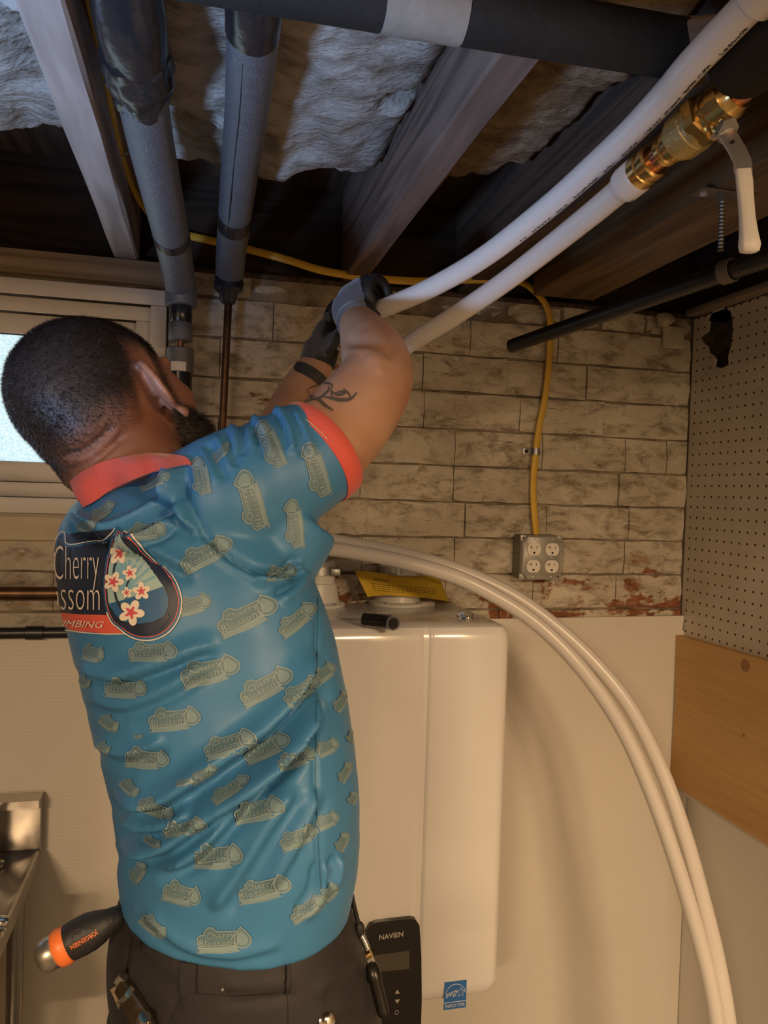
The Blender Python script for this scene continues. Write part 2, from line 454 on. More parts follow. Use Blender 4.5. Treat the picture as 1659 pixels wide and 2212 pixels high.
# ---- lamps of the room (behind and above the camera): two hanging LED shop lights facing down
M_led = mat('led_diffuser', (.9, .85, .75), .4, emit=WARM, emit_s=4.0)
M_house = mat('white_lamp_housing', (.8, .78, .72), .4)
for i, (p, pw) in enumerate(LAMPS):
    p = V(p)
    lt = thing('shop_light', V((p.x, p.y, p.z)), ['white hanging shop light, left behind the camera', 'white hanging shop light, right behind the camera'][i], 'lamp', 'shop lights behind the camera')
    g = G().box((p.x - .27, p.y - .06, p.z + .012), (p.x + .27, p.y + .06, p.z + .03), .004)
    g.build('housing', M_house, lt)
    G().box((p.x - .25, p.y - .045, p.z + .006), (p.x + .25, p.y + .045, p.z + .012)).build('diffuser', M_led, lt, 0)
    for sx in (-.2, .2): G().tube([(p.x + sx, p.y, p.z + .03), (p.x + sx, p.y, ZC)], .003, 8).build('hanging_wire', M_house, lt)
    ld = bpy.data.lights.new('led_light', 'AREA'); ld.shape = 'RECTANGLE'; ld.size = .5; ld.size_y = .09; ld.energy = pw; ld.color = WARM
    lo = bpy.data.objects.new('led_light', ld); COL.objects.link(lo); lo.parent = lt; lo.location = (0, 0, 0)

# unseen lamp on a stand, added as a guess for the pipes' blue light
wp, wt, wpow = V(ADDED_LAMP[0]), V(ADDED_LAMP[1]), ADDED_LAMP[2]
wdv_ = (wt - wp).normalized()
tw = thing('work_light', V((wp.x, wp.y, 0)), 'LED work light on a tripod stand aimed up at the ceiling', 'lamp')
M_wl = mat('work_light_body', (.05, .05, .055), .5)
G().lathe([(-.05, .035), (-.045, .05), (-.005, .055), (.004, .058), (.004, .048), (-.004, .048)], wp - wdv_ * .012, wdv_, 28).build('head', M_wl, tw, 40)
G().lathe([(0, .046), (.001, .046)], wp - wdv_ * .014, wdv_, 28).build('lens', mat('work_light_lens', (.8, .85, .9), .2, emit=COOL, emit_s=8.0), tw, 40)
G().tube([(wp.x, wp.y, .45), (wp.x, wp.y, wp.z - .05)], .012, 12).build('pole', M_wl, tw, 40)
for k in range(3):
    a = 2 * PI * k / 3 + .4
    G().tube([(wp.x, wp.y, .48), (wp.x + .28 * math.cos(a), wp.y + .28 * math.sin(a), .012)], .010, 10).build('leg', M_wl, tw, 40)
ld = bpy.data.lights.new('work_spot', 'SPOT'); ld.energy = wpow; ld.color = COOL; ld.spot_size = math.radians(62); ld.spot_blend = .7; ld.shadow_soft_size = .07
lo = bpy.data.objects.new('work_spot', ld); COL.objects.link(lo); lo.parent = tw; lo.location = wp - V((wp.x, wp.y, 0)); lo.rotation_euler = wdv_.to_track_quat('-Z', 'Y').to_euler()

# ================================================================== CEILING: joists and insulation
def joist(x0, x1, z0, m, label, y0=BY + .02, y1=1.69):
    rr = random.Random(int(x0 * 1000)); g = G()
    n = 26; rings = []
    for i in range(n + 1):
        y = y0 + (y1 - y0) * i / n
        j = lambda: rr.uniform(-.0018, .0018)
        c = .004
        rings.append([V((x0 + c + j(), y, z0 + j())), V((x1 - c + j(), y, z0 + j())), V((x1 + j(), y, z0 + c)), V((x1 + j(), y, ZC - .001)), V((x0 + j(), y, ZC - .001)), V((x0 + j(), y, z0 + c))])
    g.rings(rings)
    return tag(g.build('ceiling_joist', m, smooth=30), label, 'joist', 'ceiling joists')
joist(-.188, -.140, ZJ, M_joist_pale, 'pale grey wooden joist left of the two insulated pipes')
joist(.288, .336, ZJ, M_joist_old, 'reddish brown wooden joist above the gloved hands')
joist(.552, .600, ZJ, M_joist_dark, 'dark joist running behind the two white tubes')
joist(.715, .865, ZJ - .004, M_beam, 'wide brown beam above the black pipe at right', y1=1.615)

def fibre(name, c1, c2):
    m = bpy.data.materials.new(name); m.use_nodes = True; nt = m.node_tree; b = nt.nodes['Principled BSDF']; N, L = nt.nodes.new, nt.links.new
    b.inputs['Roughness'].default_value = .95; b.inputs['Specular IOR Level'].default_value = .1
    tc = N('ShaderNodeTexCoord'); mp = N('ShaderNodeMapping'); mp.inputs['Scale'].default_value = (1, 2.4, 1); L(tc.outputs['Object'], mp.inputs['Vector'])
    n = N('ShaderNodeTexNoise'); n.inputs['Scale'].default_value = 14; n.inputs['Detail'].default_value = 8; n.inputs['Roughness'].default_value = .65; L(mp.outputs[0], n.inputs['Vector'])
    r = N('ShaderNodeValToRGB'); r.color_ramp.elements[0].color = (*c2, 1); r.color_ramp.elements[1].color = (*c1, 1); r.color_ramp.elements[0].position = .33; r.color_ramp.elements[1].position = .56
    L(n.outputs['Fac'], r.inputs['Fac']); L(r.outputs[0], b.inputs['Base Color'])
    n2 = N('ShaderNodeTexNoise'); n2.inputs['Scale'].default_value = 70; n2.inputs['Detail'].default_value = 6; L(mp.outputs[0], n2.inputs['Vector'])
    bp = N('ShaderNodeBump'); bp.inputs['Strength'].default_value = .9; bp.inputs['Distance'].default_value = .006; L(n2.outputs['Fac'], bp.inputs['Height']); L(bp.outputs[0], b.inputs['Normal'])
    return m
M_fib = fibre('mineral_wool', (.42, .39, .35), (.19, .155, .12))
M_fib2 = fibre('brown_mineral_wool', (.26, .195, .125), (.12, .08, .05))
def batt(x0, x1, yend, z, m, label, seed, ridges=0.0, sag=.02, y0=.1):
    """insulation batt: lumpy underside, ragged far end"""
    nx, ny = 46, 110; g = G(); vs = []; fs = []
    for i in range(nx + 1):
        for k in range(ny + 1):
            u = i / nx; w = k / ny
            x = x0 + (x1 - x0) * u
            ye = yend + .05 * noise.noise(V((x * 9, seed, 0))) + .02 * noise.noise(V((x * 33, seed, 4)))
            y = y0 + (ye - y0) * w
            h = noise.fractal(V((x * 5, y * 5, seed)), .8, 2.0, 6) * .022 + noise.noise(V((x * 22, y * 30, seed))) * .006
            h += ridges * math.sin(y * 190 + 3 * noise.noise(V((x * 6, y * 6, seed + 2)))) * .5 * (.5 + noise.noise(V((x * 3, y * 3, seed + 5))))
            hole = noise.noise(V((x * 7, y * 9, seed + 9)))
            if hole > .46: h += (hole - .46) * .16
            edge = min(u, 1 - u) * (x1 - x0)
            zz = z + h - sag * math.sin(PI * u) + max(0, .02 - edge) * .9 + max(0, .04 - (ye - y)) * (.5 + .3 * noise.noise(V((x * 20, seed, 1))))
            vs.append(V((x, y, zz)))
    for i in range(nx):
        for k in range(ny):
            a = i * (ny + 1) + k; fs.append((a, a + 1, a + ny + 2, a + ny + 1))
    n0 = len(vs)
    loop = [i * (ny + 1) for i in range(nx + 1)] + [nx * (ny + 1) + k for k in range(1, ny + 1)] + [i * (ny + 1) + ny for i in range(nx - 1, -1, -1)] + [k for k in range(ny - 1, 0, -1)]
    for q in loop: vs.append(V((vs[q].x, vs[q].y, ZC - .002)))
    n = len(loop)
    for a in range(n): fs.append((loop[a], loop[(a + 1) % n], n0 + (a + 1) % n, n0 + a))
    fs.append(tuple(n0 + a for a in range(n)))
    g.add(vs, fs)
    return tag(g.build('insulation_batt', m, smooth=80), label, 'insulation', 'insulation batts between the joists')
batt(-.66, -.190, 1.30, 2.15, M_fib, 'pale ridged insulation batt left of the pale joist', 1.3, .012)
batt(-.138, .286, 1.34, 2.155, M_fib, 'large grey insulation batt above the two insulated pipes', 4.1, .003, .03)
batt(.338, .545, 1.30, 2.17, M_fib2, 'brown torn insulation batt right of the reddish joist', 8.7, .003)

# ================================================================== PANELS ON THE WALLS
M_panel = mat('white_panel_board', (.76, .71, .62), .38, var=.05, vscale=3.0)
def panel_lines(m):
    nt = m.node_tree; b = nt.nodes['Principled BSDF']; N, L = nt.nodes.new, nt.links.new
    g_ = N('ShaderNodeNewGeometry'); w = N('ShaderNodeTexWave'); w.bands_direction = 'Z'; w.inputs['Scale'].default_value = 42; w.inputs['Distortion'].default_value = .4
    L(g_.outputs['Position'], w.inputs['Vector'])
    bp = N('ShaderNodeBump'); bp.inputs['Strength'].default_value = .10; bp.inputs['Distance'].default_value = .001; L(w.outputs['Fac'], bp.inputs['Height']); L(bp.outputs[0], b.inputs['Normal'])
panel_lines(M_panel)
g = G(); y0 = WY - .012
pc = [(-.68, .02), (-.68, 1.302), (.3, 1.312), (RX - .001, 1.319), (RX - .004, 1.283), (RX + .028, 1.262), (RX + .028, .02)]
g.prism([V((x, y0, z)) for x, z in pc], V((0, .009, 0)))
tag(g.build('wall_panel', M_panel, smooth=0), 'large white sheet panel covering the lower far wall behind the heater', 'wall panel')
M_white_wall2 = M_white_wall

# pegboard with a torn hole
def peg_mat():
    m = bpy.data.materials.new('pegboard'); m.use_nodes = True; nt = m.node_tree; b = nt.nodes['Principled BSDF']; N, L = nt.nodes.new, nt.links.new
    b.inputs['Roughness'].default_value = .6
    geo = N('ShaderNodeNewGeometry'); sep = N('ShaderNodeSeparateXYZ'); L(geo.outputs['Position'], sep.inputs[0])
    def cell(o, off):
        a = N('ShaderNodeMath'); a.operation = 'ADD'; a.inputs[1].default_value = off; L(o, a.inputs[0])
        d = N('ShaderNodeMath'); d.operation = 'DIVIDE'; d.inputs[1].default_value = .0254; L(a.outputs[0], d.inputs[0])
        f = N('ShaderNodeMath'); f.operation = 'FRACT'; L(d.outputs[0], f.inputs[0])
        s = N('ShaderNodeMath'); s.operation = 'SUBTRACT'; s.inputs[1].default_value = .5; L(f.outputs[0], s.inputs[0])
        q = N('ShaderNodeMath'); q.operation = 'POWER'; q.inputs[1].default_value = 2; L(s.outputs[0], q.inputs[0]); return q.outputs[0]
    ad = N('ShaderNodeMath'); ad.operation = 'ADD'; L(cell(sep.outputs['Y'], 10.005), ad.inputs[0]); L(cell(sep.outputs['Z'], 10.008), ad.inputs[1])
    lt = N('ShaderNodeMath'); lt.operation = 'LESS_THAN'; lt.inputs[1].default_value = .0125; L(ad.outputs[0], lt.inputs[0])
    n = N('ShaderNodeTexNoise'); n.inputs['Scale'].default_value = 4; n.inputs['Detail'].default_value = 6; L(geo.outputs['Position'], n.inputs['Vector'])
    r = N('ShaderNodeValToRGB'); r.color_ramp.elements[0].color = (.50, .45, .37, 1); r.color_ramp.elements[1].color = (.64, .58, .49, 1); r.color_ramp.elements[0].position = .35; r.color_ramp.elements[1].position = .65
    L(n.outputs['Fac'], r.inputs[0])
    x = N('ShaderNodeMix'); x.data_type = 'RGBA'; L(lt.outputs[0], x.inputs[0]); L(r.outputs[0], x.inputs[6]); x.inputs[7].default_value = (.02, .014, .01, 1)
    L(x.outputs[2], b.inputs['Base Color'])
    bp = N('ShaderNodeBump'); bp.inputs['Strength'].default_value = .6; bp.inputs['Distance'].default_value = .003; bp.invert = True; L(lt.outputs[0], bp.inputs['Height']); L(bp.outputs[0], b.inputs['Normal'])
    return m
M_peg = peg_mat()
hole = [onX(px, py, RX) for px, py in ((1531, 694), (1528, 716), (1510, 728), (1518, 740), (1527, 748), (1530, 762), (1540, 768), (1545, 776), (1543, 790), (1558, 796), (1574, 788), (1573, 770), (1580, 745), (1583, 715), (1582, 690), (1578, 672), (1560, 664), (1540, 672))]
hole2 = [(p.y, p.z) for p in hole]
top_poly = [(-1.2, 2.046), (-1.2, .885), (1.659, .885), (1.659, 2.046)]
g = G()
tri_pts = [[V((y, z, 0)) for y, z in top_poly], [V((y, z, 0)) for y, z in hole2]]
flat = [p for l in tri_pts for p in l]
tr = tessellate_polygon(tri_pts)
n = len(flat); th = .006
vs = [V((RX, p.x, p.y)) for p in flat] + [V((RX + th, p.x, p.y)) for p in flat]
fs = [tuple(t) for t in tr] + [tuple(i + n for i in reversed(t)) for t in tr]
for base, cnt in ((0, 4), (4, len(hole2))):
    for i in range(cnt): a, b_ = base + i, base + (i + 1) % cnt; fs.append((a, b_, b_ + n, a + n))
g.add(vs, fs)
tag(g.build('pegboard', M_peg, smooth=0), 'cream pegboard with a torn hole on the right wall', 'pegboard')
M_ply = wood('golden_plywood', (.64, .40, .17), (.47, .26, .09), rough=.5, scale=3.2, axis='Y', rings=9.0, bump=.06)
g = G(); pl = [(1.648, 1.272), (1.640, 1.10), (1.648, .906), (.9, .905), (.2, .905), (.2, 1.279), (1.2, 1.279)]
g.prism([V((RX - .022, y, z)) for y, z in pl], V((.020, 0, 0)))
ply = tag(g.build('plywood_panel', M_ply, smooth=0), 'golden plywood sheet fixed over the lower pegboard', 'panel')
M_knot = mat('plywood_knot', (.40, .19, .07), .5, var=.4, vscale=40)
for px, py, r in ((1610, 1438, .014), (1606, 1588, .004)):
    p = onX(px, py, RX - .0225)
    G().lathe([(0, r), (.0004, r * .98)], p + V((.0002, 0, 0)), (-1, 0, 0), 20).build('knot', M_knot, ply)
M_trimw = wood('ledge_trim_wood', (.42, .35, .26), (.22, .17, .12), axis='Y')
tag(G().box((RX - .028, -1.2, 2.050), (RX + .10, 1.655, 2.066), .003).build('trim_4', M_trimw), kind='structure')
M_dkboard = mat('dark_board', (.03, .02, .014), .9)
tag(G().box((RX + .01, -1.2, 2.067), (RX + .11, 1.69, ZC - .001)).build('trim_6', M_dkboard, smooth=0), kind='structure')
# crumbling plaster lump beside the corner
M_lump = mat('crumbly_plaster', (.68, .60, .44), .9, var=.3, vscale=30, bump=.8, bscale=60)
c = onY(1438, 692, WY - .012); g = G(); g.ell(c, (.022, .016, .017), seg=18, rows=10)
for v in g.v: v += (v - c) * (.45 * noise.noise(v * 55))
tag(g.build('plaster_lump', M_lump, smooth=60), 'crumbly cream plaster lump on the wall near the pegboard corner', 'plaster')
c = onY(1455, 725, WY - .004); g = G().box(c - V((.028, .006, .03)), c + V((.03, .01, .022)), .006)
for v in g.v: v += V((.006 * noise.noise(v * 40), 0, .006 * noise.noise(v * 37 + V((3, 3, 3)))))
tag(g.build('plaster_patch', M_lump, smooth=60), 'flat broken plaster patch under the plaster lump by the corner', 'plaster')

# ================================================================== PIPES
M_foam = mat('grey_foam_insulation', (.125, .13, .145), .36, var=.25, vscale=90, bump=.5, bscale=330, spec=1.0)
M_foamblk = mat('black_foam_insulation', (.019, .017, .0145), .75, var=.3, vscale=12, bump=.35, bscale=120, spec=.3)
M_tape = mat('black_tape', (.018, .018, .02), .22, bump=.35, bscale=45, spec=.6)
M_duct = mat('grey_duct_tape', (.26, .235, .20), .42, var=.2, vscale=30, bump=.4, bscale=60)
M_blackpipe = mat('black_steel_pipe', (.022, .020, .018), .35, var=.3, vscale=25, bump=.1)
M_copper = mat('copper', (.80, .40, .26), .22, 1.0, var=.15, vscale=20)
M_copper_old = mat('tarnished_copper', (.16, .085, .045), .38, .8, var=.5, vscale=30)
M_brass = mat('brass', (.72, .50, .20), .24, 1.0, var=.15, vscale=30)
M_brass_rough = mat('cast_brass', (.62, .50, .25), .38, 1.0, bump=.4, bscale=260)
M_steel = mat('steel', (.66, .66, .66), .32, .75, var=.1, vscale=30)
M_galv = mat('galvanised_steel', (.42, .42, .41), .42, 1.0, var=.25, vscale=40)

def wrinkle(g, amp, sc, seed=0):
    for v in g.v: v += V((noise.noise(v * sc + V((seed, 0, 0))), noise.noise(v * sc + V((0, seed, 9))), noise.noise(v * sc + V((5, 0, seed))))) * amp
    return g
def seg_path(ctrl, n=10):
    return catmull([at(*c) for c in ctrl], n)
def sub(path, f0, f1):
    n = len(path) - 1; return path[int(round(f0 * n)):int(round(f1 * n)) + 1]

# -- left insulated pipe
A = [(262, -90, .72), (281, 40, .785), (300, 160, .88), (322, 290, 1.00), (346, 400, 1.13), (368, 500, 1.29), (384, 580, 1.45), (391, 626, 1.53)]
pa = seg_path(A, 12)
tA = thing('insulated_pipe', pa[0], 'left of two grey foam-insulated pipes, with black wrinkled wrap at its upper end', 'pipe', 'grey insulated pipes under the ceiling')
fo = G().tube(pa, .0305, 28).build('foam_sleeve', M_foam, tA, 60)
G().tube(sub(pa, .0, .24), [.036, .0365, .0375, .036], 28).build('black_wrap', M_tape, tA, 60)
g = G().tube(sub(pa, .21, .345), [.037, .0395, .041, .0385, .034, .0312], 40)
wrinkle(g, .006, 45, 2); wrinkle(g, .0022, 130, 5); g.build('crumpled_wrap', M_tape, tA, 70)
i0 = min(range(len(pa)), key=lambda i: abs(proj(pa[i])[1] - 505)); G().tube(pa[i0 - 1:i0 + 2], .0316, 28).build('tape_band', M_tape, tA, 60)
d0 = pa[-1]
xw, yw = onY(391, 660, 1.585).x, 1.585
pz = lambda py: onY(391, py, yw).z
xz = lambda py: onY(391 - (py - 640) * .02, py, yw).x
def vert(px, y_a, y_b, r, Y=1.585, seg=20, prof=None):
    a = onY(px(y_a), y_a, Y); b = onY(px(y_b), y_b, Y); return [a, b]
pxA = lambda y: 391 - (y - 640) * .012
def vtube(px, ya, yb, r, name, m, par, Y=1.585, bev=True, wr=0):
    a, b = onY(px(ya), ya, Y), onY(px(yb), yb, Y); d = (b - a); L = d.length
    g = G().lathe([(0, r * .9), (.002, r), (L * .5, r), (L - .002, r), (L, r * .9)] if bev else [(0, r), (L, r)], a, d, 24)
    if wr: wrinkle(g, wr, 60, 3)
    return g.build(name, m, par, 50)
vtube(pxA, 616, 662, .031, 'elbow_end', M_foam, tA, wr=.001)
vtube(pxA, 655, 702, .0225, 'black_tape_wrap', M_tape, tA, wr=.0012)
vtube(pxA, 697, 738, .0235, 'foam_cuff', M_foam, tA)
vtube(pxA, 730, 930, .0080, 'copper_core', M_copper, tA)
fc = vtube(pxA, 752, 806, .0265, 'foam_cuff', M_foam, tA)
lab = onY(403, 795, 1.5597)
M_label = mat('white_label', (.75, .72, .68), .5)
rr = .0268; c0 = onY(pxA(795), 795, 1.585)
vs = []; 
for i in range(7):
    a = math.radians(-78 + i * 11)
    for z in (-.009, .009): vs.append(V((c0.x + rr * math.sin(-a - .9), c0.y - rr * math.cos(-a - .9), c0.z + z)))
lab_g = G().add(vs, [(2 * i, 2 * i + 2, 2 * i + 3, 2 * i + 1) for i in range(6)])
lab_g.build('paper_label', M_label, fc, 60)
vtube(pxA, 800, 940, .0235, 'black_tape_wrap', M_tape, tA, wr=.0015)

# -- right insulated pipe
B = [(556, -100, .72), (549, 20, .785), (543, 120, .87), (533, 240, 1.00), (520, 350, 1.14), (508, 460, 1.31), (499, 550, 1.47), (496, 598, 1.56)]
pb = seg_path(B, 12)
tB = thing('insulated_pipe', pb[0], 'right of two grey foam-insulated pipes, with a slit seam and thin brown copper below', 'pipe', 'grey insulated pipes under the ceiling')
G().tube(pb, .0285, 28).build('foam_sleeve', M_foam, tB, 60)
wrinkle(G().tube(sub(pb, .0, .205), .0298, 28), .0008, 60, 1).build('black_wrap', M_tape, tB, 60)
i0 = min(range(len(pb)), key=lambda i: abs(proj(pb[i])[1] - 480)); G().tube(pb[i0 - 2:i0 + 2], .0294, 28).build('tape_band', M_tape, tB, 60)
M_slit = mat('dark_slit', (.008, .008, .009), .9)
sl = []
for i in range(20, len(pb) - 22):
    p = pb[i]; toc = (CAM - p).normalized(); t = (pb[i + 1] - pb[i - 1]).normalized(); s = t.cross(toc).normalized()
    k = (toc - t * toc.dot(t)).normalized(); k = (k * .93 + (s if s.dot(RT) < 0 else -s) * .30).normalized()
    sl.append(p + k * .0284)
G().tube(sl, [.0003, .0007, .0009, .0007, .0016, .0003], 6).build('slit', M_slit, tB, 60)
pxB = lambda y: 496 - (y - 600) * .048
G().lathe([(0, .028), (.012, .030), (.026, .030), (.034, .020), (.052, .015), (.056, .010)], onY(495, 598, 1.595), (-.02, 0, -1), 24).build('reducer', M_tape, tB, 40)
vtube(pxB, 640, 1000, .0078, 'copper_riser', M_copper_old, tB, Y=1.60)

# -- big black insulated pipe across the top
pc_ = catmull([onZ(px, py, 2.031) for px, py in ((150, -118), (420, -72), (700, -24), (1000, 28), (1250, 70), (1478, 108))], 12)
tC = thing('black_insulated_pipe', pc_[0], 'thick black insulated pipe across the top with grey tape band', 'pipe')
G().tube(pc_, .0262, 30).build('foam_sleeve', M_foamblk, tC, 60)
i1 = min(range(len(pc_)), key=lambda i: abs(proj(pc_[i])[0] - 838)); i2 = min(range(len(pc_)), key=lambda i: abs(proj(pc_[i])[0] - 990))
wrinkle(G().tube(catmull(pc_[i1:i2 + 1], 3), .0269, 40), .0005, 70, 4).build('tape_band', M_duct, tC, 60)
M_jacket = mat('torn_paper_jacket', (.30, .24, .19), .85, var=.3, vscale=20)
g = G(); e0, e1 = pc_[-5], pc_[-1]; dr = (e1 - e0).normalized()
g.lathe([(-.010, .0268), (.010, .0285), (.018, .031)], e1, dr, 40, cap=False)
for v in g.v: v += dr * (.012 * noise.noise(v * 60)) + V((0, 0, .004 * noise.noise(v * 45)))
g.build('torn_jacket', M_jacket, tC, 60)

# -- black foam on the pipe that the valve hangs from
vA, vB = at(1376, 379, .822), at(1594, 196, .705)
vax = (vB - vA).normalized()
tD = thing('black_pipe_insulation', vB, 'short black foam sleeve above the brass valve at the right edge', 'pipe')
fa, fb = at(1590, 140, .70), at(1790, 0, .60)
fd = (fb - fa).normalized()
g = G(); seg = 32
g.lathe([(.004, .020), (0, .024), (0, .031), (.006, .0335), (.12, .034), (.16, .034)], fa, fd, seg); wrinkle(g, .0012, 40, 2)
g.build('foam_sleeve', M_foamblk, tD, 50)

# -- brass ball valve
tV = thing('ball_valve', vA, 'brass ball valve with white-gripped steel lever', 'valve')
Lv = (vB - vA).length
def hexring(g, h0, h1, r, seg=6):
    g.lathe([(h0, r * .90), (h0 + .002, r), (h1 - .002, r), (h1, r * .9)], vA, vax, seg)
f = lambda q: Lv * q
def part(name, m, prof, seg=28): return G().lathe([(f(h), r) for h, r in prof], vA, vax, seg).build(name, m, tV, 30)
part('pex_adapter', M_brass, [(-.06, .0135), (-.01, .0135), (-.01, .0175), (.02, .0185), (.09, .0185), (.10, .0165), (.13, .0165), (.14, .0185), (.185, .0185), (.20, .016)])
part('copper_nipple', M_copper, [(.19, .0118), (.31, .0118)])
part('press_collar', M_brass, [(.285, .0130), (.29, .0155), (.33, .0160), (.34, .0145), (.365, .0145), (.375, .0175), (.42, .0175), (.43, .0155)])
part('valve_body', M_brass_rough, [(.415, .0170), (.43, .0205), (.47, .0215), (.475, .0235), (.60, .0245), (.61, .0235), (.66, .0235)])
g = G(); hexring(g, f(.635), f(.745), .0262); g.build('hex_collar', M_brass, tV, 20)
part('union_end', M_brass, [(.73, .0200), (.78, .0200), (.785, .0185), (.83, .0185), (.835, .0205), (.93, .0205), (.95, .0185), (1.0, .0170)])
part('copper_tail', M_copper, [(.96, .0142), (1.32, .0142)])
# stem and lever
sc0 = vA + vax * f(.68)
sdir = (at(1575, 283, .715) - sc0); sL = sdir.length; sdir.normalize()
G().lathe([(0, .0125), (sL * .6, .0125), (sL * .62, .0095), (sL * .95, .0095)], sc0, sdir, 20).build('stem', M_brass, tV, 30)
G().lathe([(sL * .86, .012), (sL * .97, .012)], sc0, sdir, 6).build('stem_nut', M_galv, tV, 20)
lv = [(1545, 287, .722), (1570, 288, .712), (1592, 324, .705), (1604, 349, .700), (1606, 374, .698)]
lp = [at(*c) for c in lv]
def strap(path, w, t, nrm):
    rings = []
    n = len(path)
    for i, p in enumerate(path):
        d = (path[min(i + 1, n - 1)] - path[max(i - 1, 0)]).normalized(); s = d.cross(nrm).normalized(); q = s.cross(d).normalized()
        ww = w[i] if isinstance(w, (list, tuple)) else w
        tt = t[i] if isinstance(t, (list, tuple)) else t
        rings.append([p + s * ww + q * tt * .6, p + s * ww * .8 + q * tt, p - s * ww * .8 + q * tt, p - s * ww + q * tt * .6, p - s * ww - q * tt * .6, p - s * ww * .8 - q * tt, p + s * ww * .8 - q * tt, p + s * ww - q * tt * .6])
    return G().rings(rings)
nr = -FW
lever = strap(lp, [.0075, .0082, .0082, .0082, .0082], .0015, nr).build('lever', M_steel, tV, 30)
M_hole = mat('dark_hole', (.01, .01, .01), .8)
hc = at(1581, 308, .7065); G().lathe([(0, .0017), (.0025, .0017)], hc, -FW, 14).build('lever_hole', M_hole, lever)
M_grip = mat('white_plastic_grip', (.82, .78, .74), .35)
gp = [at(*c) for c in ((1605, 366, .697), (1608, 390, .696), (1611, 430, .694), (1614, 470, .692), (1617, 505, .690), (1619, 530, .689), (1619, 543, .689), (1619, 547, .689))]
strap(gp, [.0068, .0072, .0066, .0066, .0075, .0088, .0078, .004], [.0024, .003, .0036, .004, .005, .006, .005, .002], nr).build('lever_grip', M_grip, tV, 60)

# -- white tubing
M_pex = mat('white_pex', (.76, .71, .66), .28, spec=.6, var=.03, vscale=6)
M_print = mat('black_print', (.05, .045, .045), .6)
def pex(ctrl, label, r=.0143, n=10):
    path = seg_path(ctrl, n) if len(ctrl[0]) == 3 and not isinstance(ctrl[0], Vector) else ctrl
    t = thing('water_tube', path[0], label, 'tube', 'white plastic water tubes')
    G().tube(path, r, 22).build('tube_wall', M_pex, t, 60)
    return t, path
t1, p1 = pex([(806, 674, 1.185), (850, 657, 1.155), (920, 627, 1.11), (1000, 584, 1.06), (1060, 545, 1.02), (1119, 500, .98), (1200, 434, .925), (1274, 368, .865), (1357, 291, .80), (1437, 207, .735), (1493, 142, .685), (1583, 48, .635), (1660, -30, .60), (1760, -135, .55)],
             'thick white tube from the gloved fist to the upper right corner')
# coupling at the upper right end
ie = min(range(len(p1)), key=lambda i: abs(proj(p1[i])[0] - 1622)); e = p1[ie]; ed = (p1[ie + 3] - p1[ie]).normalized(); G().lathe([(0, .0147), (.004, .0185), (.03, .019), (.034, .0185)], e, ed, 28).build('expansion_ring', M_pex, t1, 40)
def print_marks(path, par, i0, i1, side):
    rnd = random.Random(4); g = G(); k = i0; L = 0
    dense = catmull(path[i0:i1], 6)
    on = True; nxt = rnd.uniform(.006, .02); acc = 0
    for a, b in zip(dense[:-1], dense[1:]):
        acc += (b - a).length
        t = (b - a).normalized(); toc = (CAM - a).normalized(); s = t.cross(toc).normalized(); q = s.cross(t).normalized()
        if q.dot(toc) < 0: q = -q
        if (s.dot(UP) > 0): s = -s
        if rnd.random() < .72 and on:
            for w in range(2):
                an = side + rnd.uniform(-.10, .10); rad = .0145
                pp = a.lerp(b, rnd.random()) + (s * math.sin(an) + q * math.cos(an)) * rad
                nn = (s * math.sin(an) + q * math.cos(an)); ss = t.cross(nn)
                h = rnd.uniform(.0005, .0009)
                g.add([pp - t * .0006 - ss * h, pp + t * .0006 - ss * h, pp + t * .0006 + ss * h, pp - t * .0006 + ss * h], [(0, 1, 2, 3)])
        if acc > nxt: on = not on; acc = 0; nxt = rnd.uniform(.02, .05) if on else rnd.uniform(.006, .016)
    g.build('printed_line', M_print, par, 0)
print_marks(p1, t1, 50, 122, .95)
t2, p2 = pex([(530, 1330, 1.38), (590, 1150, 1.42), (670, 985, 1.41), (752, 868, 1.35), (820, 790, 1.27), (885, 742, 1.20), (970, 690, 1.135), (1080, 616, 1.06), (1190, 532, .98), (1290, 452, .897), (1376, 379, .822)],
             'thinner-looking white tube joined to the brass valve')
e = p2[-1]; ed = -vax; G().lathe([(-.004, .0176), (0, .0195), (.016, .0195), (.022, .0178), (.027, .0146)], e, ed, 28).build('expansion_ring', M_pex, t2, 40)
t3, p3 = pex([(455, 2780, 1.50), (450, 2300, 1.51), (430, 1800, 1.53), (430, 1450, 1.55), (500, 1260, 1.55), (580, 1185, 1.54), (660, 1163, 1.53), (760, 1176, 1.52), (900, 1205, 1.50), (1020, 1244, 1.50), (1130, 1300, 1.50), (1250, 1397, 1.49), (1350, 1512, 1.47), (1423, 1650, 1.45), (1478, 1800, 1.42), (1520, 1950, 1.40), (1551, 2080, 1.385), (1576, 2230, 1.37), (1605, 2500, 1.36), (1615, 2840, 1.36)],
             'outer of two white tubes arching over the heater down to the floor')
t4, p4 = pex([(500, 2800, 1.46), (495, 2300, 1.47), (468, 1800, 1.49), (462, 1480, 1.51), (515, 1300, 1.52), (580, 1215, 1.51), (660, 1184, 1.50), (790, 1197, 1.48), (950, 1234, 1.46), (1060, 1282, 1.46), (1165, 1352, 1.46), (1262, 1452, 1.45), (1345, 1576, 1.44), (1408, 1716, 1.42), (1462, 1868, 1.40), (1506, 2015, 1.385), (1535, 2130, 1.37), (1552, 2240, 1.36), (1578, 2500, 1.35), (1588, 2860, 1.35)],
             'inner of two white tubes arching over the heater down to the floor')

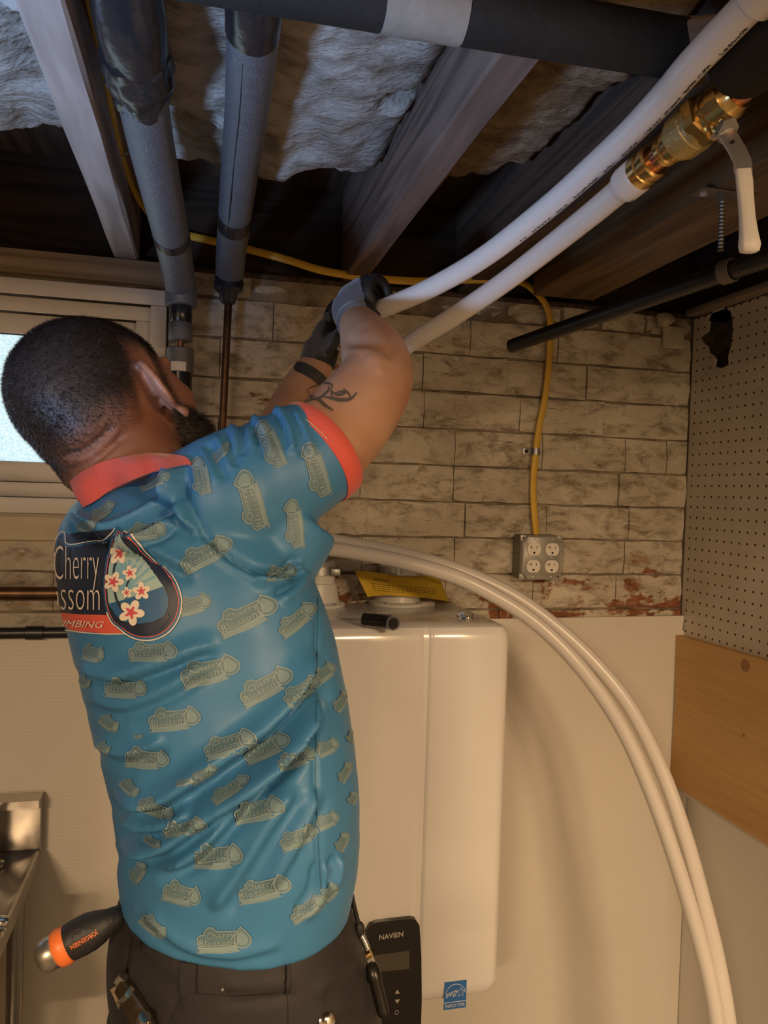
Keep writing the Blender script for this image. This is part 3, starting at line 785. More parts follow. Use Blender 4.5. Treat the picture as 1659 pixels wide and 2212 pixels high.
# -- black pipe on the right with its hanger
bp0, bp1 = onY(1100, 748, 1.50), onX(1680, 556, .90)
tE = thing('black_steel_pipe', bp0, 'black steel pipe stub hanging below the brown beam at right', 'pipe')
dirE = (at(1559, 588, 1.20) - at(1104, 748, 1.50)); 
pe0 = at(1104, 748, 1.52); pe1 = at(1556, 592, 1.13); ext = pe1 + (pe1 - pe0) * .9
G().lathe([(0, .0115), (.002, .0137), ((ext - pe0).length, .0137)], pe0, ext - pe0, 26).build('pipe_body', M_blackpipe, tE, 40)
hg = thing('pipe_hanger', at(1556, 592, 1.13), 'steel hanger rod and clamp holding the black pipe', 'hanger')
ax = (pe1 - pe0).normalized(); hc = pe1 + ax * .012
up_ = (V((0, 0, 1)) - ax * ax.z).normalized(); sd_ = ax.cross(up_)
ringp = [hc + (up_ * math.cos(a) + sd_ * math.sin(a)) * .0155 for a in [math.radians(d) for d in range(-40, 250, 12)]]
rg = []
for p in ringp:
    rr_ = (p - hc).normalized(); rg.append([p - ax * .009, p + ax * .009, p + ax * .009 + rr_ * .002, p - ax * .009 + rr_ * .002])
M_hang = mat('painted_hanger', (.16, .13, .10), .5, .3)
G().rings(rg).build('clamp_ring', M_hang, hg, 40)
rp = at(1558, 500, 1.13)
zt = ZJ - .004
base = V((rp.x, rp.y, zt))
g = G(); zz = zt - .005
prof = []
L_ = zt - (hc.z + .035)
nn = 30
for i in range(nn + 1): prof.append((L_ * i / nn, .0038 if i % 2 else .0046))
g.lathe(prof, V((rp.x, rp.y, zt - .001)), (0, 0, -1), 14); g.build('threaded_rod', M_galv, hg, 20)
g = G().box((rp.x - .045, rp.y - .016, zt - .003), (rp.x + .045, rp.y + .016, zt - .0002), .001); g.lathe([(0, .010), (.010, .010)], V((rp.x, rp.y, zt - .002)), (0, 0, -1), 6)
g.build('mounting_plate', M_hang, hg, 30)
for sx in (-.032, .032): G().lathe([(0, .0062), (.0025, .006), (.004, .0035)], V((rp.x + sx, rp.y, zt - .003)), (0, 0, -1), 14).build('screw_head', M_steel, hg, 40)

# -- two black pipes low on the left wall
for (ya, yb_, lab_, Y, rr) in ((1282, 1284, 'upper of two dark horizontal pipes under the window', WY - .02, .0132), (1368, 1371, 'lower dark horizontal pipe with coupling along the panel top', WY - .026, .0112)):
    a = onY(0, ya, Y); z = a.z
    t = thing('horizontal_pipe', V((-.4, Y, z)), lab_, 'pipe', 'dark horizontal pipes on the left wall')
    G().lathe([(0, rr), (.8, rr)], V((-.70, Y, z)), (1, 0, 0), 22).build('pipe_body', M_blackpipe if rr < .0125 else M_copper_old, t, 40)
    if rr < .0125:
        xx = onY(75, ya, Y).x; G().lathe([(0, rr), (.001, rr * 1.22), (.034, rr * 1.22), (.035, rr)], V((xx - .017, Y, z)), (1, 0, 0), 22).build('coupling', M_blackpipe, t, 40)
# -- yellow cable
M_yel = mat('yellow_cable_jacket', (.78, .48, .055), .42, var=.08, vscale=30)
yp = [onX(150, -60, -.128), onX(192, 20, -.126), onX(215, 130, -.126), onX(243, 250, -.126), onX(262, 330, -.126), onX(290, 405, -.122)]
yp = [V((-.128, .74, 2.105)), at(196, 20, .86), at(219, 130, .97), at(243, 250, 1.10), at(262, 330, 1.22), at(292, 415, 1.37), at(330, 468, 1.50), at(375, 500, 1.58), at(430, 514, 1.62), at(530, 537, 1.625), at(620, 561, 1.63), at(700, 585, 1.63), at(800, 600, 1.635), at(900, 607, 1.64), at(1010, 604, 1.645), at(1100, 604, 1.65)]
Yc = WY - .008
yp += [onY(px, py, Yc) for px, py in ((1135, 614), (1164, 638), (1183, 668), (1189, 710), (1186, 780), (1177, 860), (1165, 920), (1157, 980), (1152, 1040), (1153, 1095), (1158, 1150), (1160, 1165))]
tY = thing('yellow_cable', V((yp[-1].x, Yc, yp[-1].z)), 'yellow electrical cable running from the joist to the outlet box', 'cable')
G().tube(catmull(yp, 8), .0086, 12, flat=.5, up=(0, 0, 1)).build('cable_jacket', M_yel, tY, 60)
cc = onY(1147, 975, Yc)
g = G().box((cc.x - .019, WY - .004, cc.z - .008), (cc.x + .0, WY - .001, cc.z + .008), .0006)
rg = []
for i in range(9):
    a = PI * i / 8; c = V((cc.x + .0115 - .0105 * math.cos(a), WY - .002 - .014 * math.sin(a), cc.z)); o = V((-math.cos(a) * .0015, -math.sin(a) * .0015, 0))
    rg.append([c + V((0, 0, -.008)), c + V((0, 0, .008)), c + o + V((0, 0, .008)), c + o + V((0, 0, -.008))])
g.rings(rg); clamp = tag(g.build('cable_clamp', M_galv, smooth=40), 'small galvanised clamp holding the yellow cable to the bricks', 'clamp')
G().lathe([(0, .0042), (.003, .004), (.004, .0025)], V((cc.x - .010, WY - .0035, cc.z)), (0, -1, 0), 14).build('screw_head', M_hole, clamp, 40)
# staple that holds the cable on the pale joist
sc = at(262, 328, 1.215); g = G()
ringc = [sc + RT * (.011 * math.cos(a)) + UP * (.007 * math.sin(a)) + FW * (.002 * math.sin(2 * a)) for a in np.linspace(0, 1.9 * PI, 18)]
g.tube(ringc, .0012, 6); g.tube([sc - RT * .018 - UP * .002, sc - RT * .009], .0013, 6)
tag(g.build('cable_staple', M_galv, smooth=60), 'small bent metal staple on the yellow cable beside the pale joist', 'staple')

# ================================================================== OUTLET BOX
oy = WY - .052                      # front face plane
A_, B_ = onY(1127, 1157, oy), onY(1219, 1255, oy)
ow = .102; oc = onY(1172, 1205, oy)
tO = thing('outlet_box', V((oc.x, WY, oc.z - ow / 2)), 'grey metal outlet box with four white sockets on the brick wall', 'outlet')
M_boxs = mat('grey_steel_box', (.26, .24, .20), .5, .5, var=.2, vscale=30)
M_cover = mat('grey_steel_cover', (.42, .40, .36), .42, .35, var=.08, vscale=20)
def rrect(cx, cz, w, h, r, n=5):
    pts = []
    for qx, qz, a0 in ((1, 1, 0), (-1, 1, 90), (-1, -1, 180), (1, -1, 270)):
        for i in range(n + 1):
            a = math.radians(a0 + 90 * i / n); pts.append((cx + qx * (w / 2 - r) + r * math.cos(a), cz + qz * (h / 2 - r) + r * math.sin(a)))
    return pts
box = rrect(oc.x, oc.z, ow, ow, .008)
G().prism([V((x, oy + .012, z)) for x, z in box], V((0, .040, 0))).build('box_body', M_boxs, tO, 40)
kn = G().lathe([(0, .011), (.0008, .0105)], V((oc.x - ow / 2, WY - .022, oc.z)), (-1, 0, 0), 20).build('knockout', M_boxs, tO, 40)
# raised cover with scooped corners
def cover(cx, cz, w, s, n=5):
    pts = []
    h = w / 2
    for qx, qz in ((1, 1), (-1, 1), (-1, -1), (1, -1)):
        ring = []
        for i in range(n + 1):
            a = math.radians(90 * i / n); ring.append((cx + qx * (h - s * math.cos(a)), cz + qz * (h - s * math.sin(a))))
        # concave scoop centred on the corner
        ring = [(cx + qx * h - qx * s * math.sin(math.radians(90 * i / n)), cz + qz * h - qz * s * math.cos(math.radians(90 * i / n))) for i in range(n + 1)]
        pts += ring if (qx * qz > 0) else ring[::-1]
    return pts
cv0 = cover(oc.x, oc.z, ow * .99, .014); cv1 = cover(oc.x, oc.z, ow * .93, .0135)
g = G(); g.rings([[V((x, oy + .012, z)) for x, z in cv0], [V((x, oy + .003, z)) for x, z in cv0], [V((x, oy, z)) for x, z in cv1]])
g.build('raised_cover', M_cover, tO, 40)
for qx, qz in ((1, 1), (-1, 1), (-1, -1), (1, -1)):
    ex, ez = oc.x + qx * ow * .435, oc.z + qz * ow * .435
    ear = G().box((ex - .0075, oy + .0085, ez - .0075), (ex + .0075, oy + .011, ez + .0075), .0015).build('corner_ear', M_cover, tO, 40)
    G().lathe([(0, .0024), (.0012, .0022)], V((ex, oy + .0088, ez)), (0, -1, 0), 12).build('ear_screw', M_hole if qx * qz < 0 else M_steel, ear, 40)
M_sock = mat('ivory_socket', (.86, .80, .70), .4)
for ix, px0 in enumerate((-.0225, .0225)):
    for iz, pz0 in enumerate((.0195, -.0195)):
        cx, cz = oc.x + px0, oc.z + pz0
        pts = []
        R = .0168; hh = .0140
        for i in range(40):
            a = 2 * PI * i / 40; pts.append((cx + R * math.cos(a), cz + max(-hh, min(hh, R * math.sin(a)))))
        so = G().prism([V((x, oy - .0025, z)) for x, z in pts], V((0, .003, 0))).build('socket', M_sock, tO, 30)
        yy = oy - .0027
        for (a, b) in (((.0060, .0012), (.0074, .0076)), ((-.0068, .0012), (-.0054, .0084)), ((-.0112, .0040), (-.0068, .0054))):
            G().box((cx + a[0], yy, cz + a[1]), (cx + b[0], yy + .001, cz + b[1])).build('slot', M_hole, so, 0)
        G().lathe([(0, .0026), (.001, .0026)], V((cx + .0004, yy + .001, cz - .0078)), (0, -1, 0), 14).build('ground_hole', M_hole, so, 0)
    for dz in (.043, 0, -.043):
        G().lathe([(0, .0023), (.001, .0022), (.0016, .0012)], V((oc.x + px0 + .0005, oy, oc.z + dz)), (0, -1, 0), 14).build('cover_screw', M_steel, tO, 40)

# ================================================================== WATER HEATER
M_enamel = mat('white_enamel', (.82, .79, .75), .16, spec=.5, coat=.5)
M_enamel_top = mat('white_enamel_top', (.74, .73, .72), .22, coat=.3)
HX0, HX1, HY0, HY1, HZ0, HZ1 = .130, .569, 1.325, 1.642, .655, 1.358
tH = thing('water_heater', V(((HX0 + HX1) / 2, (HY0 + HY1) / 2, HZ0)), 'white wall-hung tankless water heater behind the man', 'water heater')
G().box((HX0 + .004, HY0 + .05, HZ0 + .004), (HX1 - .004, HY1, HZ1 - .003), .012).build('cabinet', M_enamel_top, tH, 40)
# front cover: rounded tray with a vertical groove
def front_section(z, inset):
    x0, x1 = HX0 + inset, HX1 - inset
    gx = .404  # groove position
    pts = []
    for i in range(7):
        a = PI / 2 * i / 6; r = .022; pts.append((x1 - r + r * math.cos(a) , HY0 + r - r * math.sin(a)))
    pts = [(x1, HY0 + .10)] + pts
    for dx, dy in ((.014, 0), (.009, .0012), (.005, .0042), (-.005, .0042), (-.009, .0012), (-.014, 0)): pts.append((gx + dx, HY0 + dy))
    for i in range(7):
        a = PI / 2 * i / 6; r = .022; pts.append((x0 + r - r * math.sin(a), HY0 + r - r * math.cos(a)))
    pts += [(x0, HY0 + .10)]
    return [V((x, y + (inset * .9 if y < HY0 + .05 else 0), z)) for x, y in pts]
rows = [(HZ0, .016), (HZ0 + .004, .008), (HZ0 + .014, .002), (HZ0 + .03, 0), (HZ1 - .03, 0), (HZ1 - .014, .002), (HZ1 - .004, .008), (HZ1, .016)]
G().rings([front_section(z, i) for z, i in rows]).build('front_cover', M_enamel, tH, 30)
# vent flanges on the top
M_flange = mat('white_flange', (.80, .78, .74), .35)
zt = HZ1
def vent(px, py, nm):
    c = onZ(px, py, zt - .003); c.z = zt - .004
    b = G().lathe([(0, .062), (.006, .062), (.008, .056), (.010, .050), (.048, .043), (.05, .040)], c, (0, 0, 1), 30).build('vent_flange', M_flange, tH, 30)
    G().lathe([(.046, .0395), (.060, .0395), (.094, .0385), (.096, .034), (.096, .030), (.060, .030)], c, (0, 0, 1), 30).build('vent_collar', M_flange, tH, 30)
    cl = G().lathe([(.066, .0402), (.067, .0415), (.085, .0415), (.086, .0402)], c, (0, 0, 1), 30).build('band_clamp', M_steel, tH, 30)
    G().box(c + V((.024, -.046, .068)), c + V((.044, -.026, .083)), .002).build('clamp_screw', M_galv, cl, 30)
    for a in (-130, -55, -20, 60):
        G().lathe([(0, .004), (.003, .0036), (.004, .002)], c + V((.056 * math.cos(math.radians(a)), .056 * math.sin(math.radians(a)), .0062)), (0, 0, 1), 12).build('flange_screw', M_galv, b, 40)
    return c
cL = vent(682, 1306, 0); cR = vent(858, 1304, 1)
G().box(cR + V((-.006, -.050, .068)), cR + V((.028, -.036, .086)), .002).build('clip_block', M_flange, tH, 30)
G().box(cR + V((.045, -.04, 0)), cR + V((.075, -.022, .010)), .002).build('clip_block', M_flange, tH, 30)
# control panel
M_ctrl = mat('black_control_plastic', (.018, .015, .013), .25)
def fy(px, py, off=0.0): return onY(px, py, HY0 - off)
cpan = [fy(*p) for p in ((790, 2004), (797, 1992), (812, 1986), (884, 1978), (895, 1981), (903, 1993), (907, 2060), (908, 2150), (906, 2216), (896, 2228), (800, 2240), (786, 2230))]
cp = G().prism([p + V((0, -.010, 0)) for p in cpan], V((0, .013, 0))).build('control_panel', M_ctrl, tH, 30)
M_lcd = mat('lcd_screen', (.085, .075, .055), .2)
lc = [fy(*p, .0105) for p in ((800, 2066), (884, 2054), (884, 2093), (802, 2101))]
G().prism([p for p in lc], V((0, .001, 0))).build('display', M_lcd, cp, 0)
M_silk = mat('grey_silkscreen', (.46, .42, .38), .5)
def surf_text(s, o, xdir, zdir, w, h, m, name, par, off, **k):
    vs, fs = fit_text(s, 0, 0, w, h, **k)
    n = V(xdir).cross(V(zdir)).normalized()
    if n.y > 0 and abs(n.y) > .5: n = -n
    G().add([V(o) + V(xdir) * x + V(zdir) * z + n * off for x, z in vs], fs).build(name, m, par, 0, weld=False)
o_ = fy(819, 2031, .0104); xd = fy(871, 2023, .0104) - o_
surf_text('NAVIEN', o_, xd.normalized(), (0, 0, 1), xd.length, .0095, M_silk, 'lettering', cp, .0, bold=.02)
for tri in (((853, 2147), (864, 2146), (858, 2138)), ((853, 2160), (864, 2159), (858, 2168))):
    G().prism([fy(*p, .0106) for p in tri], V((0, .0008, 0))).build('arrow_key', M_silk, cp, 0)
pc0 = fy(857, 2187, .0106); G().tube([pc0 + V((.0035 * math.cos(a), 0, .0035 * math.sin(a))) for a in np.linspace(0, 2 * PI, 20)], .0005, 6).build('power_key', M_silk, cp, 0)
# blue efficiency sticker
M_bluest = mat('blue_sticker', (.035, .16, .47), .4)
M_whst = mat('white_print', (.82, .80, .76), .5)
sx0, sz1 = fy(960, 2123).x, fy(984, 2119).z; sw, sh = fy(1008, 2115).x - sx0, sz1 - fy(984, 2178).z
st = G().box((sx0, HY0 - .0010, sz1 - sh), (sx0 + sw, HY0 + .0005, sz1)).build('energy_sticker', M_bluest, tH, 0)
yl = HY0 - .0013
G().box((sx0, yl, sz1 - sh * .755), (sx0 + sw, yl + .0003, sz1 - sh * .735)).build('divider_line', M_whst, st, 0)
arc = [V((sx0 + sw * (.5 + .46 * math.cos(a)), yl, sz1 - sh * .52 + sh * .42 * math.sin(a))) for a in np.linspace(math.radians(12), math.radians(168), 20)]
G().tube(arc, .0005, 6).build('arc_line', M_whst, st, 0)
surf_text('ENERGY STAR', V((sx0 + sw * .06, yl, sz1 - sh * .93)), (1, 0, 0), (0, 0, 1), sw * .88, sh * .12, M_whst, 'lettering', st, 0)
surf_text('energy', V((sx0 + sw * .08, yl, sz1 - sh * .64)), (1, 0, .28), (0, 0, 1), sw * .52, sh * .22, M_whst, 'lettering', st, 0, font_shear=.4)
star = []
for i in range(10):
    a = PI / 2 + PI * i / 5; r = (.21 if i % 2 == 0 else .09) * sw; star.append(V((sx0 + sw * .74 + r * math.cos(a), yl, sz1 - sh * .42 + r * math.sin(a))))
star.append(star[0]); G().tube(star, .00045, 6).build('star_outline', M_whst, st, 0)

# loose things on the heater top
M_rub = mat('black_rubber', (.014, .014, .015), .22, spec=.6)
c0 = onZ(786, 1338, zt + .013); c1 = onZ(826, 1342, zt + .013)
tb = thing('rubber_elbow', V((c0.x, c0.y, zt)), 'black rubber elbow lying on top of the heater', 'hose elbow')
pth = catmull([c0, c0.lerp(c1, .5), c1, c1 + V((.012, -.012, 0)), c1 + V((.014, -.022, 0))], 6)
G().tube(pth, .0125, 20).build('elbow_body', M_rub, tb, 50)
dq = (pth[-1] - pth[-2]).normalized(); G().lathe([(0, .0095), (.0006, .0095)], pth[-1], dq, 18).build('bore', M_hole, tb, 0)
G().lathe([(-.002, .0128), (.0005, .0128), (.0005, .0098)], pth[-1], dq, 20, cap=False).build('lip', mat('rubber_lip', (.10, .10, .10), .4), tb, 50)
wl = [c0 + V((.004 + .007 * i, -.0004, .0128)) for i in range(6)]
g = G()
for i, w in enumerate(wl):
    if i in (2,): continue
    g.box(w + V((0, -.0025, -.0004)), w + V((.005, .0005, .0001)))
g.build('printed_mark', M_whst, tb, 0)
M_chrome = mat('chrome', (.75, .73, .70), .12, 1.0)
hb = onZ(1009, 1342, zt)
rnd = random.Random(3)
for i in range(7):
    a = rnd.uniform(0, 6.28); p = V((hb.x + rnd.uniform(-.012, .012), hb.y + rnd.uniform(-.008, .010), zt))
    sct = thing('loose_screw', p, 'shiny small screw in the pile at the heater corner', 'screw', 'loose screws on the heater top')
    d = V((math.cos(a), math.sin(a), rnd.uniform(.1, .6))); d.normalize()
    q = p + V((0, 0, .004 + .004 * (i % 3)))
    G().lathe([(0, .002), (.012, .002), (.013, .0005)], q, d, 8).build('shank', M_chrome, sct, 40)
    G().lathe([(-.003, .003), (-.0015, .0052), (.0003, .0052)], q, d, 12).build('head', M_chrome, sct, 40)
# yellow warning tag laid over the vent
M_tag = mat('yellow_tag_paper', (.86, .58, .05), .6, var=.06, vscale=12)
M_tagp = mat('tag_print', (.20, .12, .02), .7)
tagpts = [(771, 1236), (812, 1237), (880, 1247), (930, 1244), (946, 1246), (954, 1262), (962, 1295), (925, 1290), (880, 1286), (830, 1282), (792, 1288), (784, 1268)]
yt = cR.y - .0455
tpoly = [(onY(px, py, yt)) for px, py in tagpts]
g = G(); bmm = bmesh.new()
fv = [bmm.verts.new(p) for p in tpoly]; bmm.faces.new(fv)
bmesh.ops.triangulate(bmm, faces=bmm.faces); 
for _ in range(4):
    le = [e for e in bmm.edges if e.calc_length() > .012]
    if le: bmesh.ops.subdivide_edges(bmm, edges=le, cuts=1); bmesh.ops.triangulate(bmm, faces=bmm.faces)
def curl(p):
    u = (p.x - cR.x) / .085; return V((p.x, p.y - .008 * (1 - u * u) + .030 * (p.z - (zt + .045)) / .03 * .6 + .006 * math.sin(u * 5), p.z))
for v in bmm.verts: v.co = curl(v.co)
rr_ = bmesh.ops.extrude_face_region(bmm, geom=list(bmm.faces))
for e in rr_['geom']:
    if isinstance(e, bmesh.types.BMVert): e.co += V((0, .0006, 0))
g.bm(bmm); tg = tag(g.build('warning_tag', M_tag, smooth=60), 'yellow warning tag draped on the heater vent', 'tag')
def tag_text(s, pts, name):
    (xa, ya), (xb, yb2), hpx = pts
    o = onY(xa, ya, yt); q = onY(xb, yb2, yt); d = q - o; h = hpx * 1.5 / 1650
    vs, fs = fit_text(s, 0, 0, d.length, h, res=2)
    d.normalize(); z = V((0, 0, 1))
    G().add([curl(o + d * x + z * y) + V((0, -.0009, 0)) for x, y in vs], fs).build(name, M_tagp, tg, 0, weld=False)
tag_text('WARNING', ((808, 1254), (838, 1256), 5), 'heading')
for i, (xa, ya, xb, yb3) in enumerate(((802, 1261, 938, 1272), (803, 1265, 938, 1277), (804, 1269, 938, 1281), (806, 1274, 870, 1278))):
    a, b = onY(xa, ya, yt), onY(xb, yb3, yt); n = 14
    q = []
    for k in range(n):
        p0, p1_ = a.lerp(b, k / n), a.lerp(b, (k + .8) / n)
        q.append([curl(p0), curl(p1_)])
    g = G()
    for p0, p1_ in q: g.add([p0 + V((0, -.0009, 0)), p1_ + V((0, -.0009, 0)), p1_ + V((0, -.0009, .0011)), p0 + V((0, -.0009, .0011))], [(0, 1, 2, 3)])
    g.build('text_line', M_tagp, tg, 0)

# ================================================================== SINK (lower left)
M_ss = mat('stainless_steel', (.52, .49, .45), .30, 1.0, var=.28, vscale=9, bump=.05, bscale=30)
M_ss2 = mat('galvanised_leg', (.40, .38, .35), .38, .9, var=.2, vscale=20)
SX1, SY1 = -.297, 1.640; SZ = .868; SYF = 1.06; SX0 = -.95
tS = thing('utility_sink', V(((SX0 + SX1) / 2, (SYF + SY1) / 2, 0)), 'stainless steel utility sink with backsplash in the lower left corner', 'sink')
# backsplash: upstand with a sloped, rolled top
g = G(); prof = [(SY1, SZ - .01), (SY1 - .030, SZ), (SY1 - .030, SZ + .085), (SY1 - .046, SZ + .090), (SY1 - .046, SZ + .106), (SY1, SZ + .106)]
g.rings([[V((x, y, z)) for y, z in prof] for x in (SX0, SX1)]); g.build('backsplash', M_ss, tS, 20)
# deck with basin
g = G(); bx0, bx1, by0, by1 = SX0 + .05, SX1 - .055, SYF + .05, SY1 - .11
def rc(x0, x1, y0, y1, z, r=.04, n=5): return [V((x, y, z)) for x, y in rrect((x0 + x1) / 2, (y0 + y1) / 2, x1 - x0, y1 - y0, r, n)]
outer = rc(SX0, SX1, SYF, SY1 - .030, SZ - .035, .004); outer1 = rc(SX0, SX1, SYF, SY1 - .030, SZ - .002, .004); outer2 = rc(SX0 + .004, SX1 - .004, SYF + .004, SY1 - .034, SZ + .002, .004)
outer3 = rc(SX0 + .012, SX1 - .014, SYF + .012, SY1 - .044, SZ - .004, .006)
in0 = rc(bx0, bx1, by0, by1, SZ - .008, .05); in1 = rc(bx0 + .008, bx1 - .008, by0 + .008, by1 - .008, SZ - .02, .05); in2 = rc(bx0 + .02, bx1 - .02, by0 + .02, by1 - .02, SZ - .26, .06)
g.rings([outer, outer1, outer2, outer3, in0, in1, in2]); g.build('basin', M_ss, tS, 35)
for lx in (SX1 - .035, SX0 + .04):
    for ly in (SY1 - .06, SYF + .06):
        leg = G().tube([(lx, ly, SZ - .03), (lx, ly, .03)], .0155, 18).build('leg', M_ss2, tS, 50)
        G().lathe([(0, .018), (.03, .016)], V((lx, ly, 0)), (0, 0, 1), 16).build('foot', M_ss2, leg, 40)
G().box((SX0 + .04, SYF + .04, .245), (SX1 - .02, SY1 - .045, .262), .004).build('lower_shelf', M_ss, tS, 30)
M_brassp = mat('brass_supply_pipe', (.60, .42, .22), .3, 1.0)
for xx in (SX1 - .085, SX1 - .125): G().tube([(xx, SY1 - .03, .30), (xx, SY1 - .03, SZ - .05)], .009, 14).build('supply_pipe', M_brassp, tS, 50)
G().lathe([(0, .022), (.05, .022), (.06, .03), (.14, .03)], V((SX1 - .10, SY1 - .16, .45)), (0, 0, 1), 20).build('drain_trap', M_ss2, tS, 40)
# tap pieces at the picture edge
tF = thing('sink_faucet', V((SX1 - .14, SY1 - .06, SZ)), 'dark faucet standing at the back of the steel sink', 'faucet')
q = onY(-20, 1880, 1.56)
G().lathe([(0, .022), (.006, .022), (.010, .014), (.09, .013), (.10, .010)], V((q.x, 1.565, SZ - .004)), (0, 0, 1), 20).build('body', M_chrome, tF, 40)
G().tube(catmull([(q.x, 1.565, SZ + .085), (q.x + .012, 1.53, SZ + .10), (q.x + .022, 1.47, SZ + .07), (q.x + .024, 1.45, SZ + .02)], 6), .010, 14).build('spout', M_rub, tF, 50)
q = onZ(6, 1998, SZ + .012); ck = thing('chrome_knob', V((q.x, q.y, SZ)), 'chrome knob on the right rim of the steel sink', 'knob')
G().lathe([(-.002, .008), (.008, .008), (.010, .012), (.014, .013)], V((q.x - .006, q.y, SZ - .004)), (0, 0, 1), 18).build('knob_base', M_chrome, ck, 40)
G().tube([(q.x - .03, q.y + .003, SZ + .016), (q.x + .0, q.y, SZ + .017), (q.x + .008, q.y, SZ + .016)], [.008, .0105, .008], 16).build('knob_lever', M_chrome, ck, 60)

# ================================================================== THE MAN
FH = V((FW.x, FW.y, 0)).normalized()
def remesh(g, vox, smooth=6, fac=.5):
    me = g.mesh('tmp', V((0, 0, 0)), 0, True)
    o = bpy.data.objects.new('tmp', me); COL.objects.link(o)
    m = o.modifiers.new('r', 'REMESH'); m.mode = 'VOXEL'; m.voxel_size = vox
    if smooth:
        s = o.modifiers.new('s', 'SMOOTH'); s.iterations = smooth; s.factor = fac
    dg = bpy.context.evaluated_depsgraph_get(); dg.update()
    out = bpy.data.meshes.new_from_object(o.evaluated_get(dg))
    bpy.data.objects.remove(o); bpy.data.meshes.remove(me)
    return out
def get_co(me):
    a = np.empty(len(me.vertices) * 3); me.vertices.foreach_get('co', a); return a.reshape(-1, 3)
def get_no(me):
    a = np.empty(len(me.vertices) * 3); me.vertices.foreach_get('normal', a); return a.reshape(-1, 3)
def set_co(me, a):
    me.vertices.foreach_set('co', a.reshape(-1)); me.update()
NC, NRT, NUP, NFW = (np.array(v) for v in (CAM, RT, UP, FW))
def nproj(a):
    q = a - NC; d = q @ NFW
    return CXP + FPX * (q @ NRT) / d, CYP - FPX * (q @ NUP) / d, d
def seg_dist(x, y, poly):
    """signed distance to a polyline (positive = right/below) and parameter 0..1"""
    best = np.full(x.shape, 1e9); sg = np.zeros(x.shape); tt = np.zeros(x.shape)
    P = np.array(poly, float); L = np.hypot(*(P[1:] - P[:-1]).T); cum = np.concatenate([[0], np.cumsum(L)]); tot = cum[-1]
    for i in range(len(P) - 1):
        d = P[i + 1] - P[i]; l2 = d @ d
        t = np.clip(((x - P[i, 0]) * d[0] + (y - P[i, 1]) * d[1]) / l2, 0, 1)
        ex, ey = x - P[i, 0] - t * d[0], y - P[i, 1] - t * d[1]
        r = np.hypot(ex, ey); s = np.sign(d[0] * ey - d[1] * ex)
        m = r < best; best[m] = r[m]; sg[m] = s[m]; tt[m] = ((cum[i] + t * L[i]) / tot)[m]
    return best * sg, tt
def smooth_poly(p, n=6):
    return [(q.x, q.y) for q in catmull([V((a, b, 0)) for a, b in p], n)]
FK = [1.0, 1.0, 2.0]
def relax(me, it):
    a = get_co(me); e = np.empty(len(me.edges) * 2, int); me.edges.foreach_get('vertices', e); e = e.reshape(-1, 2)
    deg = np.bincount(e.reshape(-1), minlength=len(a))[:, None]
    for _ in range(it):
        s = np.zeros_like(a); np.add.at(s, e[:, 0], a[e[:, 1]]); np.add.at(s, e[:, 1], a[e[:, 0]]); a = a * .5 + .5 * s / deg
    set_co(me, a)
def fold(me, folds, thr=-.35):
    """cloth folds: a ridge with a gully on its lower side, pressed into the mesh along its normals"""
    a = get_co(me); n = get_no(me); x, y, d = nproj(a)
    view = a - NC; view /= np.linalg.norm(view, axis=1)[:, None]
    face = np.clip((-(n * view).sum(1) - thr) / .3, 0, 1)
    disp = np.zeros(len(a))
    for fo_ in folds:
        poly, amp, gully, w, off = fo_[:5]
        s, t = seg_dist(x, y, smooth_poly(poly))
        env = np.clip(np.minimum(t, 1 - t) / .14, 0, 1); env = env * env * (3 - 2 * env)
        if len(fo_) > 5:      # overhanging fold: slow rise, sharp drop on the lower side
            disp += env * amp * np.where(s < 0, np.exp(-(s / fo_[5]) ** 2), np.exp(-(s / 7.0) ** 2)); disp -= env * gully * np.exp(-((s - off) / w) ** 2); continue
        amp, gully, w = amp * FK[0], gully * FK[0], w * FK[1]
        disp += env * (amp * np.exp(-(np.abs(s) / w) ** FK[2]) - gully * np.exp(-(np.abs(s - off) / (w * .9)) ** 2))
    set_co(me, a + n * (disp * face)[:, None])
def mesh_obj(name, me, mats, parent, smooth=True):
    org = world_loc(parent)
    a = get_co(me) - np.array(org); set_co(me, a)
    me.materials.clear()
    for m in mats: me.materials.append(m)
    for p in me.polygons: p.use_smooth = smooth
    me.name = name
    o = bpy.data.objects.new(name, me); COL.objects.link(o); o.parent = parent; o.location = (0, 0, 0)
    return o
def bvh_world(me):
    return BVHTree.FromPolygons([v.co.copy() for v in me.vertices], [tuple(p.vertices) for p in me.polygons])
def cast(bvh, px, py):
    r = ray(px, py).normalized(); h = bvh.ray_cast(CAM, r); return h
def decal(g, bvh, vs, fs, off, mi=0, maxd=9.0, jump=.05):
    """wrap a flat print (drawn in picture pixels) on a real surface"""
    pts = []
    for px, py in vs:
        p, nn, _, dd = cast(bvh, px, py)
        pts.append(None if p is None or dd > maxd else (p + (nn if nn.dot(CAM - p) > 0 else -nn) * off))
    idx = {}; ov = []
    ff = []
    for f in fs:
        if any(pts[i] is None for i in f): continue
        q = [pts[i] for i in f]
        if max((q[i] - q[i - 1]).length for i in range(len(q))) > jump: continue
        for i in f:
            if i not in idx: idx[i] = len(ov); ov.append(pts[i])
        ff.append(tuple(idx[i] for i in f))
    g.add(ov, ff, mi)
